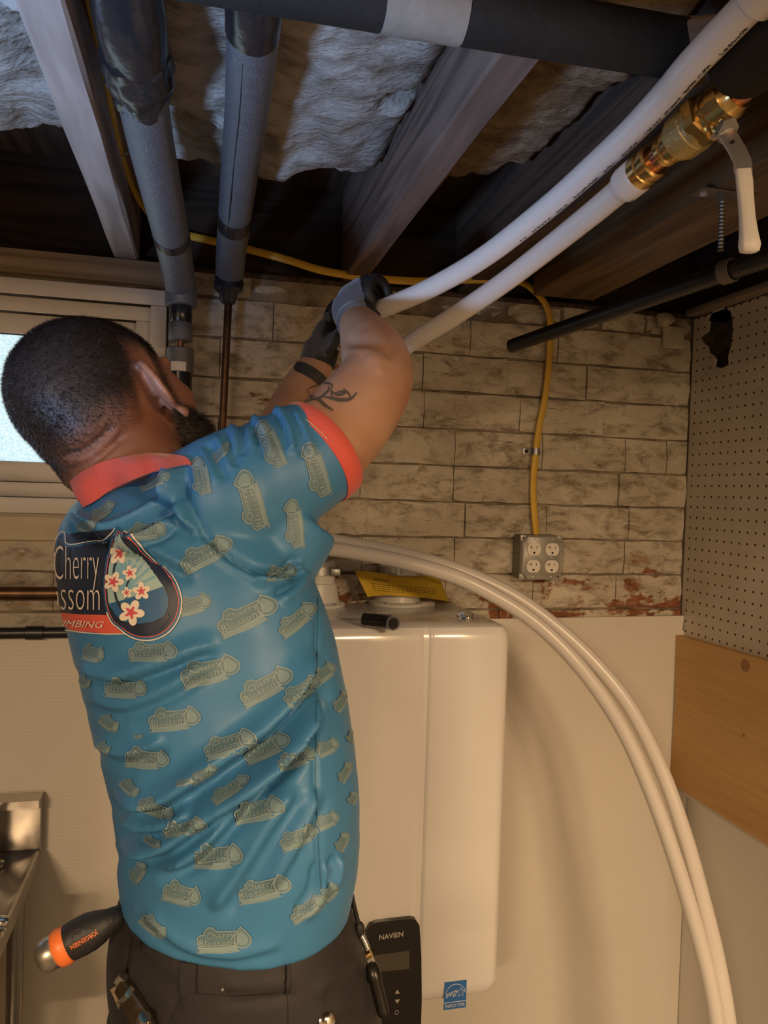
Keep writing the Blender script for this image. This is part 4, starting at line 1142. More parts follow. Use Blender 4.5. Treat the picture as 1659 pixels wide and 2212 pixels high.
def fill2d(poly, step):
    bm = bmesh.new(); f = bm.faces.new([bm.verts.new((x, y, 0)) for x, y in poly]); bmesh.ops.triangulate(bm, faces=[f])
    for _ in range(7):
        le = [e for e in bm.edges if e.calc_length() > step]
        if not le: break
        bmesh.ops.subdivide_edges(bm, edges=le, cuts=1); bmesh.ops.triangulate(bm, faces=bm.faces)
    bm.verts.index_update()
    r = [(v.co.x, v.co.y) for v in bm.verts], [tuple(v.index for v in f.verts) for f in bm.faces]; bm.free(); return r
def stroke2d(poly, w, closed=False, n=5, taper=False):
    P = [(q.x, q.y) for q in catmull([V((a, b, 0)) for a, b in (list(poly) + [poly[0]] if closed else poly)], n)]
    vs = []; fs = []
    N_ = len(P)
    for i, (x, y) in enumerate(P):
        x0, y0 = P[max(i - 1, 0)]; x1, y1 = P[min(i + 1, N_ - 1)]
        dx, dy = x1 - x0, y1 - y0; l = math.hypot(dx, dy) or 1
        ww = w if not taper else w * (.25 + .75 * math.sin(PI * min(1, (i + .3) / N_)))
        vs += [(x - dy / l * ww / 2, y + dx / l * ww / 2), (x + dy / l * ww / 2, y - dx / l * ww / 2)]
    for i in range(N_ - 1): fs.append((2 * i, 2 * i + 1, 2 * i + 3, 2 * i + 2))
    return vs, fs

hipc = at(520, 2000, .85)
man = None  # body mesh object, made below

# ---- torso loft rows: left px, right px, depth, half thickness
ROWS = [((268, 1925), (752, 1940), .85, .140), ((258, 1840), (768, 1850), .85, .147), ((250, 1745), (772, 1752), .85, .150), ((234, 1660), (770, 1662), .85, .150),
        ((207, 1580), (760, 1577), .85, .147), ((180, 1480), (745, 1477), .855, .145), ((158, 1390), (722, 1385), .86, .145), ((134, 1290), (692, 1290), .865, .145),
        ((121, 1205), (655, 1215), .87, .142), ((128, 1145), (610, 1130), .875, .130), ((163, 1090), (545, 1045), .88, .105), ((205, 1058), (450, 1010), .885, .075)]
def torso(g, k=1.0, rows=ROWS, seg=44):
    rings = []
    for (l, r, d, t) in rows:
        a, b = at(l[0], l[1], d), at(r[0], r[1], d); c = (a + b) / 2; h = (b - a) / 2
        FT = V((c.x - CAM.x, c.y - CAM.y, 0)).normalized()
        ring = []
        for i in range(seg):
            th = 2 * PI * i / seg; cx, sx = math.cos(th), math.sin(th)
            ring.append(c + h * (k * math.copysign(abs(cx) ** .92, cx)) + FT * (k * t * math.copysign(abs(sx) ** .92, sx)))
        rings.append(ring)
    # interpolate rows smoothly
    full = []
    for k_ in range(seg): full.append(catmull([r[k_] for r in rings], 4))
    g.rings([[full[k_][i] for k_ in range(seg)] for i in range(len(full[0]))])

# ---- head frame
fwd = (RT * .33 + UP * .25 + FW * .91).normalized()
upv = (RT * -.637 + UP * .77 - FW * .03); upv = (upv - fwd * upv.dot(fwd)).normalized()
rgt = fwd.cross(upv).normalized()
HM = Matrix((rgt, fwd, upv)).transposed()
HO = at(216, 857, .90)
HK = 1.05
def hl(x, y, z): return HO + HM @ V((x * HK, y * HK, z * HK))
g = G()
torso(g, .84, ROWS[:-2]); torso(g, .84, ROWS[-4:-1])
# neck
g.tube(catmull([at(330, 1130, .88), at(305, 1065, .88), at(274, 1005, .885), at(245, 940, .895), at(225, 885, .90)], 5), [.078, .069, .064, .063, .062], 28)
g.ell(at(182, 980, .885), (.036, .045, .038), None, 24, 16); g.ell(at(200, 1012, .895), (.036, .045, .034), None, 24, 16)
# skull, face, jaw, features
E = lambda c, r: g.ell(hl(*c), [q * HK for q in r], HM, 32, 20)
E((0, -.006, .004), (.0765, .098, .088)); E((0, -.040, -.022), (.066, .058, .062)); E((0, .040, -.035), (.064, .056, .078))
E((0, .050, -.088), (.054, .048, .034)); E((0, .086, -.108), (.026, .020, .019)); E((0, .080, .004), (.054, .020, .016))
E((.038, .052, -.045), (.025, .028, .026)); E((-.038, .052, -.045), (.025, .028, .026)); E((0, .097, -.078), (.024, .012, .012))
g.tube([hl(0, .092, .0), hl(0, .106, -.025), hl(0, .116, -.046), hl(0, .108, -.054)], [.009, .011, .014, .012], 14)
E((.013, .103, -.050), (.009, .010, .008)); E((-.013, .103, -.050), (.009, .010, .008))
# ears: shell, rim, lobe
for sgn in (1, -1):
    ec = V((.080 * sgn, -.012, -.052))
    tilt = Matrix.Rotation(math.radians((38 if sgn > 0 else 12) * sgn), 3, 'Z')
    g.ell(hl(.077 * sgn, -.013, -.052), (.006, .018, .026), HM @ tilt, 18, 12)
    rim = []
    for a in np.linspace(-.35 * PI, 1.25 * PI, 20):
        q = tilt @ V((.004 * sgn, -.017 * math.sin(a) if True else 0, 0)); 
        yy = .021 * math.cos(a); zz = .030 * math.sin(a)
        p = V((ec.x + sgn * (-.002 + (.75 if sgn > 0 else .2) * yy), ec.y - yy * .95 - .004, ec.z + zz + .004))
        rim.append(hl(*p))
    g.tube(rim, [.0040, .0046, .0050, .0050, .0052, .0058], 12)
    g.ell(hl(ec.x - .003 * sgn, -.004, -.081), (.005, .008, .009), HM, 14, 10)
# right arm (shoulder, upper arm, elbow, forearm, wrist)
RA = [(520, 1065, .83), (610, 1030, .845), (690, 972, .862), (762, 896, .892), (806, 834, .922), (816, 796, .955), (806, 762, 1.00), (792, 733, 1.055), (778, 708, 1.11), (770, 692, 1.145)]
g.tube(catmull([at(*c) for c in RA], 5), [.054, .054, .0535, .051, .0465, .0435, .0425, .037, .030, .027], 28)
# left arm
LA = [(330, 1115, 1.02), (450, 1070, 1.11), (565, 1005, 1.20), (610, 920, 1.235), (648, 845, 1.255), (681, 792, 1.265), (690, 765, 1.268)]
g.tube(catmull([at(*c) for c in LA], 5), [.055, .050, .042, .040, .034, .0275, .027], 24)
# hips and legs inside the trousers
lat = (RT * .72 - FW * .70); lat.z = 0; lat.normalize()
hip = V((hipc.x, hipc.y, 0)) + FH * .01
for s in (-1, 1):
    b0 = hip + lat * (.085 * s)
    g.tube([b0 + V((0, 0, 1.02)), b0 + V((0, 0, .80)), b0 + lat * (.02 * s) + V((0, 0, .52)), b0 + lat * (.03 * s) + V((0, 0, .10))], [.095, .080, .055, .040], 20)
body = remesh(g, .0036, 5, .5)
# nape rolls and arm relief
fold(body, [([(128, 985), (175, 978), (215, 950), (250, 915)], -.006, -.0015, 9, 16), ([(148, 1022), (195, 1000), (240, 965), (270, 935)], -.005, -.0015, 8, 14),
            ([(735, 742), (770, 738), (815, 745), (855, 775)], -.004, -.002, 12, 18), ([(790, 770), (815, 785), (822, 810)], .003, .0, 12, 14)], -.2)
hl_np = (get_co(body) - np.array(HO)) @ np.array(HM) / HK
def sstep(e0, e1, x): t = np.clip((x - e0) / (e1 - e0), 0, 1); return t * t * (3 - 2 * t)
X_, Y_, Z_ = hl_np[:, 0], hl_np[:, 1], hl_np[:, 2]
inhead = sstep(.16, .135, np.sqrt((X_ * 1.1) ** 2 + Y_ ** 2 + (Z_ * .95) ** 2))
def hair_mask(X_, Y_, Z_):
    line = np.interp(Y_, [-.12, -.06, -.035, -.015, .012, .026, .045, .062, .08], [-.080, -.080, -.072, -.020, -.010, -.024, -.005, .030, .052])
    fade = np.interp(Y_, [-.12, -.04, .0, .04, .08], [.055, .055, .050, .022, .010])
    return sstep(0, 1, np.clip((Z_ - line) / fade, 0, 1)) * (Z_ > line - .002)
def beard_mask(X_, Y_, Z_):
    low = np.interp(Y_, [-.02, .012, .03, .06, .10], [-.02, -.02, -.058, -.066, -.072])
    m = sstep(0, .010, low - Z_) * sstep(.006, .020, Y_) * sstep(-.145, -.118, Z_)
    side = sstep(.010, .016, Y_) * sstep(.036, .026, Y_) * sstep(.012, .0, Z_) * (np.abs(X_) > .045) * .7
    return np.clip(np.maximum(m, side), 0, 1)
hm = hair_mask(X_, Y_, Z_) * inhead * sstep(.086, .080, np.abs(X_)); bm_ = beard_mask(X_, Y_, Z_) * sstep(.175, .150, np.sqrt(X_ ** 2 + Y_ ** 2 + Z_ ** 2))
att = body.attributes.new('stubble', 'FLOAT', 'POINT'); att.data.foreach_set('value', np.clip(np.maximum(hm, bm_), 0, 1).astype(np.float32))
head_shade = sstep(.24, .19, np.sqrt(X_ ** 2 + Y_ ** 2 + (Z_ + .04) ** 2))  # head and neck skin darkened to stand in for shade
att2 = body.attributes.new('tan', 'FLOAT', 'POINT'); att2.data.foreach_set('value', head_shade.astype(np.float32))
def skin_mat():
    m = bpy.data.materials.new('skin'); m.use_nodes = True; nt = m.node_tree; b = nt.nodes['Principled BSDF']; N, L = nt.nodes.new, nt.links.new
    b.inputs['Roughness'].default_value = .52; b.inputs['Specular IOR Level'].default_value = .35
    b.inputs['Subsurface Weight'].default_value = .12; b.inputs['Subsurface Radius'].default_value = (.012, .005, .003); b.inputs['Subsurface Scale'].default_value = .6
    tc = N('ShaderNodeTexCoord'); n = N('ShaderNodeTexNoise'); n.inputs['Scale'].default_value = 14; n.inputs['Detail'].default_value = 5; L(tc.outputs['Object'], n.inputs[0])
    r = N('ShaderNodeValToRGB'); r.color_ramp.elements[0].color = (.40, .205, .125, 1); r.color_ramp.elements[1].color = (.53, .315, .205, 1); r.color_ramp.elements[0].position = .32; r.color_ramp.elements[1].position = .66
    L(n.outputs[0], r.inputs[0])
    at_ = N('ShaderNodeAttribute'); at_.attribute_name = 'stubble'
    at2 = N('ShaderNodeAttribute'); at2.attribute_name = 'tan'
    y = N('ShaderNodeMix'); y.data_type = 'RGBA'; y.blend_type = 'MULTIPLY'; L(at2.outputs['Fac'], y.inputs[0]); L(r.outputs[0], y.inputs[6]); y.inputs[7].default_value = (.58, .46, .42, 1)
    x = N('ShaderNodeMix'); x.data_type = 'RGBA'; L(at_.outputs['Fac'], x.inputs[0]); L(y.outputs[2], x.inputs[6]); x.inputs[7].default_value = (.030, .021, .017, 1)
    L(x.outputs[2], b.inputs['Base Color'])
    n2 = N('ShaderNodeTexNoise'); n2.inputs['Scale'].default_value = 420; n2.inputs['Detail'].default_value = 3; L(tc.outputs['Object'], n2.inputs[0])
    bp = N('ShaderNodeBump'); bp.inputs['Strength'].default_value = .18; bp.inputs['Distance'].default_value = .001; L(n2.outputs[0], bp.inputs['Height']); L(bp.outputs[0], b.inputs['Normal'])
    return m
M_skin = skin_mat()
org = V((hip.x, hip.y, 0))
bvh_body = bvh_world(body)
body_pts = get_co(body).copy()
body_nrm = get_no(body).copy()
body_polys = [tuple(p.vertices) for p in body.polygons]
set_co(body, body_pts - np.array(org))
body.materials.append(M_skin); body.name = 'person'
for p in body.polygons: p.use_smooth = True
man = bpy.data.objects.new('person', body); COL.objects.link(man); man.location = org
tag(man, 'man in a blue patterned polo reaching up to the white tube with gloved hands', 'person')

# ---- short hair and beard: thin strands
def strands(mask, count, lmin, lmax, wid, flow, lift, name, m, seed, jit=.3):
    rnd = np.random.RandomState(seed)
    tri = []; wt = []
    mk = mask
    for f in body_polys:
        w = min(mk[i] for i in f)
        if w > .02: tri.append(f); wt.append(w)
    wt = np.array(wt); cs = np.cumsum(wt / wt.sum())
    vs = []; fs = []
    for k in range(count):
        f = tri[min(np.searchsorted(cs, rnd.rand()), len(tri) - 1)]
        ww = rnd.dirichlet(np.ones(len(f)))
        p = sum(ww[j] * body_pts[f[j]] for j in range(len(f))); nn = body_nrm[f[0]]
        fl = np.array(flow); fl = fl - nn * (fl @ nn); fl /= np.linalg.norm(fl) + 1e-6
        d = nn * lift + fl * (1 - lift) + rnd.normal(0, jit, 3); d /= np.linalg.norm(d)
        s = np.cross(d, nn); s /= np.linalg.norm(s) + 1e-6
        l = lmin + (lmax - lmin) * rnd.rand() * mk[f[0]]
        o = len(vs); b = p - nn * .0006
        vs += [b - s * wid, b + s * wid, p + d * l * .6 + s * wid * .6, p + d * l]
        fs += [(o, o + 1, o + 2), (o, o + 2, o + 3)]
    me = bpy.data.meshes.new(name); me.from_pydata([tuple(v - np.array(org)) for v in vs], [], fs); me.materials.append(m)
    ob = bpy.data.objects.new(name, me); COL.objects.link(ob); ob.parent = man
    return tag(ob, kind='stuff')
M_hair = mat('black_brown_hair', (.018, .012, .010), .42, spec=.5)
tag(strands(hm, 42000, .003, .007, .0002, HM @ V((0, .35, -.5)), .42, 'hair', M_hair, 1, .22), 'very short dark buzz-cut hair')
tag(strands(bm_, 6000, .006, .014, .00030, HM @ V((0, .35, -.9)), .45, 'beard', M_hair, 2, .35), 'full dark beard')
M_eye = mat('eye_white', (.75, .72, .68), .2)
M_iris = mat('eye_iris', (.05, .03, .02), .15)
for sx in (-1, 1):
    e_ = G().ell(hl(.031 * sx, .0835, -.018), (.012, .012, .012), HM, 16, 10).build('eye', M_eye, man, 60)
    G().ell(hl(.031 * sx, .0905, -.016), (.006, .0055, .006), HM, 12, 8).build('iris', M_iris, e_, 60)

# ---- tattoo on the arm
M_tat = mat('tattoo_ink', (.105, .085, .06), .55)
g = G()
for poly, w in (([(664, 842), (674, 836), (692, 830), (709, 828), (718, 834), (714, 843)], 3.2), ([(709, 833), (710, 842), (700, 853), (689, 860), (674, 863), (658, 870)], 4.5),
                ([(714, 842), (723, 851), (736, 853), (747, 846), (741, 840)], 4.5), ([(698, 857), (718, 861), (736, 864), (757, 862), (771, 848)], 6.5),
                ([(672, 860), (689, 864), (701, 875), (720, 887)], 6), ([(722, 850), (738, 846), (752, 849), (757, 861)], 4), ([(660, 862), (668, 856), (682, 856)], 2.5), ([(664, 842), (668, 852), (676, 862), (690, 864)], 2.5), ([(714, 842), (716, 852), (718, 861)], 2.5)):
    decal(g, bvh_body, *stroke2d(poly, w * 1.35, taper=True), off=.0004)
g.build('tattoo', M_tat, man, 60)

# ---- polo shirt
M_sleeve_in = None
g = G()
torso(g, 1.0)
SL = [(455, 1120, .83), (500, 1080, .825), (560, 1045, .835), (620, 1016, .845), (674, 983, .857), (688, 974, .862)]
g.tube(catmull([at(*c) for c in SL], 6), [.078, .074, .069, .064, .0605, .0600], 36)
g.ell(at(455, 1105, .835), (.075, .075, .075), None, 30, 18)
g.tube(catmull([at(*c) for c in ((330, 1115, 1.0), (440, 1075, 1.09), (535, 1025, 1.17))], 6), [.07, .062, .056], 26)
# gusset under the arm
g.tube(catmull([at(560, 1230, .84), at(600, 1170, .84), at(640, 1110, .845)], 4), [.055, .056, .052], 24)
shirt = remesh(g, .0037, 12, .5)
FOLDS = [
    ([(232, 1706), (290, 1736), (360, 1730), (450, 1670), (560, 1590), (636, 1505), (695, 1390)], .020, .011, 16, 20, 34),
    ([(242, 1818), (295, 1845), (360, 1832), (440, 1775), (560, 1690), (632, 1610), (685, 1500)], .022, .013, 16, 20, 30),
    ([(325, 1885), (410, 1855), (500, 1768), (600, 1658), (660, 1562), (695, 1460)], .018, .011, 16, 20, 26),
    ([(255, 1772), (310, 1790), (370, 1778), (420, 1745)], .012, .008, 12, 16, 20),
    ([(455, 1975), (520, 1880), (575, 1790), (640, 1690)], .006, .004, 20, 26), ([(580, 1925), (630, 1830), (690, 1700)], .005, .003, 18, 24),
    ([(160, 1428), (240, 1464), (330, 1442), (430, 1405), (480, 1395)], .013, .008, 12, 16, 26), ([(180, 1500), (260, 1525), (360, 1490), (455, 1430)], .004, .003, 14, 18),
    ([(200, 1600), (270, 1630), (360, 1600)], .004, .003, 14, 18),
    ([(150, 1100), (215, 1145), (290, 1125), (360, 1080), (395, 1010)], .007, .006, 13, 17), ([(180, 1120), (240, 1165), (300, 1165), (380, 1120)], .005, .005, 12, 16),
    ([(240, 1160), (330, 1190), (430, 1240)], .004, .004, 14, 18),
    ([(408, 985), (396, 1050), (430, 1140), (505, 1210), (580, 1243), (656, 1240)], -.005, -.003, 9, 14),
    ([(376, 1000), (362, 1055), (392, 1110), (440, 1160)], .007, .004, 12, 15),
    ([(446, 955), (462, 990), (486, 1040)], -.0035, -.002, 10, 14), ([(478, 930), (495, 965), (512, 1010)], -.0035, -.002, 9, 13), ([(512, 905), (520, 940), (520, 985)], -.004, -.0025, 9, 12),
    ([(545, 895), (566, 930), (585, 985)], .0045, .0035, 9, 13), ([(590, 885), (612, 905), (628, 950), (625, 980)], .0045, .0035, 9, 13), ([(560, 900), (553, 930), (555, 960)], -.003, -.002, 9, 12),
    ([(632, 885), (655, 930), (672, 985)], .003, .003, 8, 12), ([(655, 1215), (600, 1250), (540, 1255)], .005, .005, 10, 14), ([(660, 1230), (640, 1270), (600, 1300)], .004, .004, 10, 14),
    ([(686, 1290), (684, 1500), (682, 1700), (690, 1900)], -.0022, 0, 4, 9),
    ([(700, 1860), (690, 1930), (650, 1990)], .004, .004, 12, 15), ([(735, 1850), (720, 1920)], .004, .004, 10, 13), ([(300, 1960), (400, 2040), (500, 2060), (620, 2035)], .003, .002, 16, 20),
]
FK[:] = [2.0, 1.0, 1.5]
fold(shirt, FOLDS)
relax(shirt, 1)
FK[:] = [1.0, 1.0, 2.0]
a = get_co(shirt); nn = get_no(shirt)
dn = np.array([noise.fractal(V(p) * 11, 1.0, 2.0, 3) for p in a]) * .0022
set_co(shirt, a + nn * dn[:, None])
def cloth_mat(name, col, rough=.42, bscale=900, sheen=.0, bump=.12, spec=.5):
    m = bpy.data.materials.new(name); m.use_nodes = True; nt = m.node_tree; b = nt.nodes['Principled BSDF']; N, L = nt.nodes.new, nt.links.new
    b.inputs['Base Color'].default_value = (*col, 1); b.inputs['Roughness'].default_value = rough; b.inputs['Specular IOR Level'].default_value = spec
    if sheen: b.inputs['Sheen Weight'].default_value = sheen
    tc = N('ShaderNodeTexCoord'); n = N('ShaderNodeTexNoise'); n.inputs['Scale'].default_value = bscale; n.inputs['Detail'].default_value = 2; L(tc.outputs['Object'], n.inputs[0])
    bp = N('ShaderNodeBump'); bp.inputs['Strength'].default_value = bump; bp.inputs['Distance'].default_value = .0006; L(n.outputs[0], bp.inputs['Height']); L(bp.outputs[0], b.inputs['Normal'])
    return m
M_shirt = cloth_mat('blue_sport_fabric', (.054, .21, .42), .43, spec=.4)
M_coral = cloth_mat('coral_knit', (.72, .105, .075), .7, 700, .2, .3)
bvh_shirt = bvh_world(shirt)
sh = mesh_obj('polo_shirt', shirt, [M_shirt], man)
tag(sh, 'blue sport polo with all-over logo print and coral trim')

# collar
top_n = [(150, 1040, .875), (172, 1022, .845), (205, 1004, .818), (250, 990, .800), (300, 981, .795), (350, 979, .805), (398, 985, .835)]
bot_n = [(183, 1094, .845), (205, 1083, .815), (238, 1060, .785), (280, 1040, .768), (320, 1024, .765), (360, 1012, .775), (412, 1003, .815)]
top_f = [(412, 992, .885), (390, 990, .93), (330, 992, .965), (260, 1002, .975), (200, 1018, .955), (165, 1032, .915)]
bot_f = [(425, 1010, .90), (400, 1020, .96), (330, 1030, 1.0), (260, 1045, 1.01), (205, 1068, .985), (178, 1088, .915)]
T_ = catmull([at(*c) for c in top_n + top_f + top_n[:1]], 5)[:-1]; B_ = catmull([at(*c) for c in bot_n + bot_f + bot_n[:1]], 5)[:-1]
def lay_on(p, gap, snap=False):
    px, py, d = proj(p); r = (p - CAM).normalized(); L = (p - CAM).length
    for bv_ in (bvh_shirt, bvh_body):
        h = bv_.ray_cast(CAM, r)
        if h[0] is not None and (h[3] < L + gap or (snap and bv_ is bvh_shirt and h[3] < L + .06)) and h[3] > L - .07: L = h[3] - gap
    return CAM + r * L
nn_ = 5 * (len(top_n) - 1) + 1
def lay_row(row, gap, snap):
    q = [lay_on(p, gap, snap) for p in row[:nn_]]
    k = [(a_ - CAM).length for a_ in q]
    for _ in range(6): k = [k[0]] + [min(k[i], (k[i - 1] + 2 * k[i] + k[i + 1]) / 4 + .0015) for i in range(1, len(k) - 1)] + [k[-1]]
    for _ in range(3): k = [k[0]] + [(k[i - 1] + 2 * k[i] + k[i + 1]) / 4 for i in range(1, len(k) - 1)] + [k[-1]]
    return [CAM + (p - CAM).normalized() * l for p, l in zip(row[:nn_], k)] + row[nn_:]
T_ = lay_row(T_, .005, False); B_ = lay_row(B_, .006, True)
cc_ = sum(T_, V((0, 0, 0))) / len(T_)
rings = []
for t_, b_ in zip(T_, B_):
    o = ((t_ + b_) / 2 - cc_); o -= upv * o.dot(upv); o.normalize(); m_ = (t_ + b_) / 2 + o * .003
    rings.append([t_ - o * .003, t_, m_, b_ + o * .002, b_ - o * .002, m_ - o * .007])
g = G().rings(rings, closed=True, cap=False); g.build('collar', M_coral, man, 60)
# sleeve band
ba = at(667, 992, .8545); bb = at(699, 966, .865); bd = (bb - ba); bl = bd.length
g = G().lathe([(0, .0600), (.001, .0615), (bl * .5, .0618), (bl - .001, .0612), (bl, .0595), (bl, .0555), (0, .0560)], ba, bd, 48, cap=False)
g.build('sleeve_band', M_coral, man, 60)
M_stitch = mat('pale_stitch', (.75, .55, .30), .6)
bn = bd.normalized(); a0_ = (UP - bn * UP.dot(bn)).normalized(); b0_ = bn.cross(a0_)
if b0_.dot(-FW) < 0: b0_ = -b0_
g = G().tube([ba + bd * .12 + (a0_ * math.cos(q) + b0_ * math.sin(q)) * .0622 for q in np.linspace(.1, 1.25, 24)], .0005, 6); g.build('stitch_line', M_stitch, man, 60)

# ---- printed logos on the shirt
M_lg1 = cloth_mat('logo_grey_green', (.115, .205, .245), .5)
M_lg2 = cloth_mat('logo_pale_green', (.20, .30, .33), .5)
M_lg3 = cloth_mat('logo_line', (.28, .36, .37), .5)
def arcpts(cx, cy, r, a0, a1, n=7): return [(cx + r * math.cos(math.radians(a0 + (a1 - a0) * i / n)), cy + r * math.sin(math.radians(a0 + (a1 - a0) * i / n))) for i in range(n + 1)]
# logo in unit space, x 0..1, y 0..0.55 (y up)
DROP = [(.80, .54)] + [(.90, .44)] + arcpts(.83, .25, .165, 35, -140, 10) + [(.675, .33), (.73, .44)]
DROPI = [(.80, .47), (.875, .385)] + arcpts(.83, .255, .115, 30, -150, 9) + [(.72, .30), (.76, .40)]
BODY = [(.0, .14)] + arcpts(.075, .30, .10, 190, 95, 5) + [(.10, .40)] + arcpts(.235, .44, .115, 165, 50, 6) + [(.36, .465), (.66, .455), (.74, .44), (.70, .13), (.02, .12)]
STRIP = [(-.02, .02), (.01, .15), (.70, .14), (.76, .02), (.40, .0), (.2, .015)]
LOGOS = [(330, 1408, 102, 3, .52), (272, 1487, 88, -2, .62), (453, 1450, 126, 15, .52), (574, 1482, 122, 28, .52), (652, 1492, 88, 34, .52), (702, 1452, 44, 38, .9),
         (377, 1553, 108, 7, .55), (318, 1638, 92, -3, .6), (496, 1608, 112, 18, .5), (576, 1616, 104, 24, .52), (640, 1640, 82, 22, .55), (706, 1614, 48, 28, .8),
         (440, 1672, 60, 30, .45), (338, 1748, 78, -22, .55), (498, 1706, 92, 34, .38), (558, 1750, 108, 12, .55), (645, 1808, 84, 25, .55), (706, 1772, 48, 26, .8),
         (398, 1788, 92, 12, .45), (472, 1850, 104, 3, .62), (300, 1884, 44, 55, .8), (394, 1930, 80, -14, .72), (570, 1920, 114, 13, .52), (664, 1962, 84, 32, .5), (712, 1925, 40, 45, .9),
         (333, 2000, 64, -42, .62), (483, 2030, 114, 3, .58), (238, 1562, 44, -38, .8), (226, 1615, 30, -42, .9), (282, 1702, 46, -48, .75), (203, 1412, 46, -10, 1.0), (184, 1474, 28, -30, 1.0),
         (532, 1330, 134, 25, .5), (640, 1338, 94, 40, .5), (420, 1306, 70, 16, .7), (445, 1196, 116, 27, .5), (318, 1146, 78, 4, .6), (222, 1106, 62, 36, .5), (186, 1136, 40, 10, .7),
         (333, 1040, 66, 24, .5), (434, 1030, 80, 100, .55), (541, 1082, 128, 106, .48), (583, 962, 104, 112, .48), (681, 1016, 116, 107, .45), (634, 1132, 104, 96, .45), (478, 978, 50, 50, .5), (606, 1236, 64, 8, .6),
         (736, 1514, 50, 58, .6), (757, 1590, 26, 70, .9), (744, 1668, 46, 60, .6), (760, 1724, 28, 65, .9), (738, 1818, 42, 62, .7), (300, 1590, 20, 0, .5), (330, 1820, 40, -30, .6), (400, 1690, 40, 15, .4)]
def place(vs, L):
    cx, cy, w, ang, sy = L
    ca, sa = math.cos(math.radians(ang)), math.sin(math.radians(ang))
    return [(cx + ((x - .47) * w) * ca - ((y - .27) * w * sy * 1.55) * sa * 1.0, cy - (((x - .47) * w) * sa + ((y - .27) * w * sy * 1.55) * ca)) for x, y in vs]
fb_, fs_, fd_, fi_ = fill2d(BODY, .07), fill2d(STRIP, .07), fill2d(DROP, .07), fill2d(DROPI, .07)
tc1 = fit_text('Cherry', .14, .275, .69, .455, res=1); tc2 = fit_text('Blossom', .02, .145, .68, .30, res=1)
for L in LOGOS:
    gg = G()
    for (vs, fs), mi, off in ((fs_, 1, .0006), (fb_, 0, .0008), (fd_, 0, .0010), (fi_, 1, .0012)):
        decal(gg, bvh_shirt, place(vs, L), fs, off, mi, jump=.05)
    for ol, w_ in ((BODY, .018), (DROP, .020), (STRIP, .012)):
        vs, fs = stroke2d(ol, w_, True, 2); decal(gg, bvh_shirt, place(vs, L), fs, .0013, 2, jump=.03)
    if L[2] > 55:
        for vs, fs in (tc1, tc2): decal(gg, bvh_shirt, place(vs, L), fs, .0015, 2, jump=.03)
    if gg.f: gg.build('logo_print', [M_lg1, M_lg2, M_lg3], sh, 60, weld=False)

# ---- big logo on the back (crop coordinates: 100 + x/5.35, 1120 + y/5.35)
BC = lambda p: (100 + p[0] / 5.352, 1120 + p[1] / 5.352)
LM = {k: cloth_mat('back_print_' + k, c, .45) for k, c in dict(navy=(.018, .026, .052), blue=(.03, .13, .28), white=(.78, .76, .70), coral=(.72, .12, .085), cream=(.82, .72, .58), pink=(.62, .09, .12), sky=(.19, .40, .52), pale=(.36, .52, .50), sea=(.03, .12, .27)).items()}
GBK = list(LM); GB_ = G()
def bpoly(pts, k, off, step=4): vs, fs = fill2d([BC(p) for p in pts], step); decal(GB_, bvh_shirt, vs, fs, off, GBK.index(k), jump=.04)
def bstroke(pts, w, k, off, closed=False, taper=False): vs, fs = stroke2d([BC(p) for p in pts], w / 5.352, closed, 4, taper); decal(GB_, bvh_shirt, vs, fs, off, GBK.index(k), jump=.03)
plate = [(10, 480), (70, 480), (100, 470), (112, 300), (150, 190), (200, 160), (235, 190), (262, 300), (480, 285), (640, 255), (740, 190), (800, 110), (800, 1250), (600, 1180), (210, 1090), (60, 1090)]
bpoly(plate, 'navy', .0010)
bstroke([(40, 480), (100, 470), (112, 300), (150, 190), (200, 158), (232, 185), (258, 298), (480, 282), (640, 252), (740, 180), (795, 105)], 12, 'white', .0014)
bstroke([(130, 330), (160, 210), (200, 180), (222, 205), (250, 318), (480, 305), (645, 275), (730, 215)], 22, 'blue', .0013)
bpoly([(150, 1085), (400, 1105), (720, 1115), (800, 1250), (900, 1320), (700, 1325), (300, 1290), (230, 1250), (170, 1180)], 'coral', .0013)
bstroke([(230, 1285), (450, 1315), (700, 1332), (930, 1330)], 12, 'cream', .0015)
def drop(k): # scaled about the drop's middle
    o = [(815, 75), (900, 130), (1010, 215), (1120, 330), (1260, 470), (1400, 610), (1500, 740), (1560, 880), (1570, 1010), (1530, 1170), (1430, 1310), (1290, 1390), (1130, 1405), (980, 1360), (860, 1270), (775, 1200), (715, 1080), (680, 920), (675, 720), (700, 500), (745, 300), (785, 150)]
    cx, cy = 1090, 860; return [(cx + (x - cx) * k, cy + (y - cy) * k) for x, y in o]
bpoly(drop(1.0), 'blue', .0018); bstroke(drop(1.0)[1:17], 13, 'cream', .0022); bstroke(drop(.965), 20, 'blue', .0020, True)
bpoly(drop(.93), 'navy', .0022); bstroke(drop(.925), 9, 'coral', .0026, True)
inner = [(838, 160), (900, 250), (1020, 370), (1150, 520), (1270, 660), (1365, 790), (1420, 920), (1415, 1030), (1370, 1130), (1250, 1190), (1100, 1215), (930, 1190), (840, 1130), (775, 1030), (740, 960), (725, 760), (745, 560), (785, 330)]
bpoly(inner, 'pale', .0026)
for tx, ty in ((900, 250), (960, 330), (1010, 380), (1080, 460), (1140, 520), (1200, 590), (1270, 680), (790, 330), (770, 430), (840, 220)):
    bstroke([(900, 860), ((900 + tx) / 2, (860 + ty) / 2), (tx, ty)], 26, 'sky', .0029)
bpoly([(738, 985), (900, 945), (1060, 895), (1200, 850), (1362, 792), (1420, 920), (1415, 1030), (1370, 1130), (1250, 1190), (1100, 1215), (930, 1190), (840, 1130), (775, 1030)], 'sea', .0031)
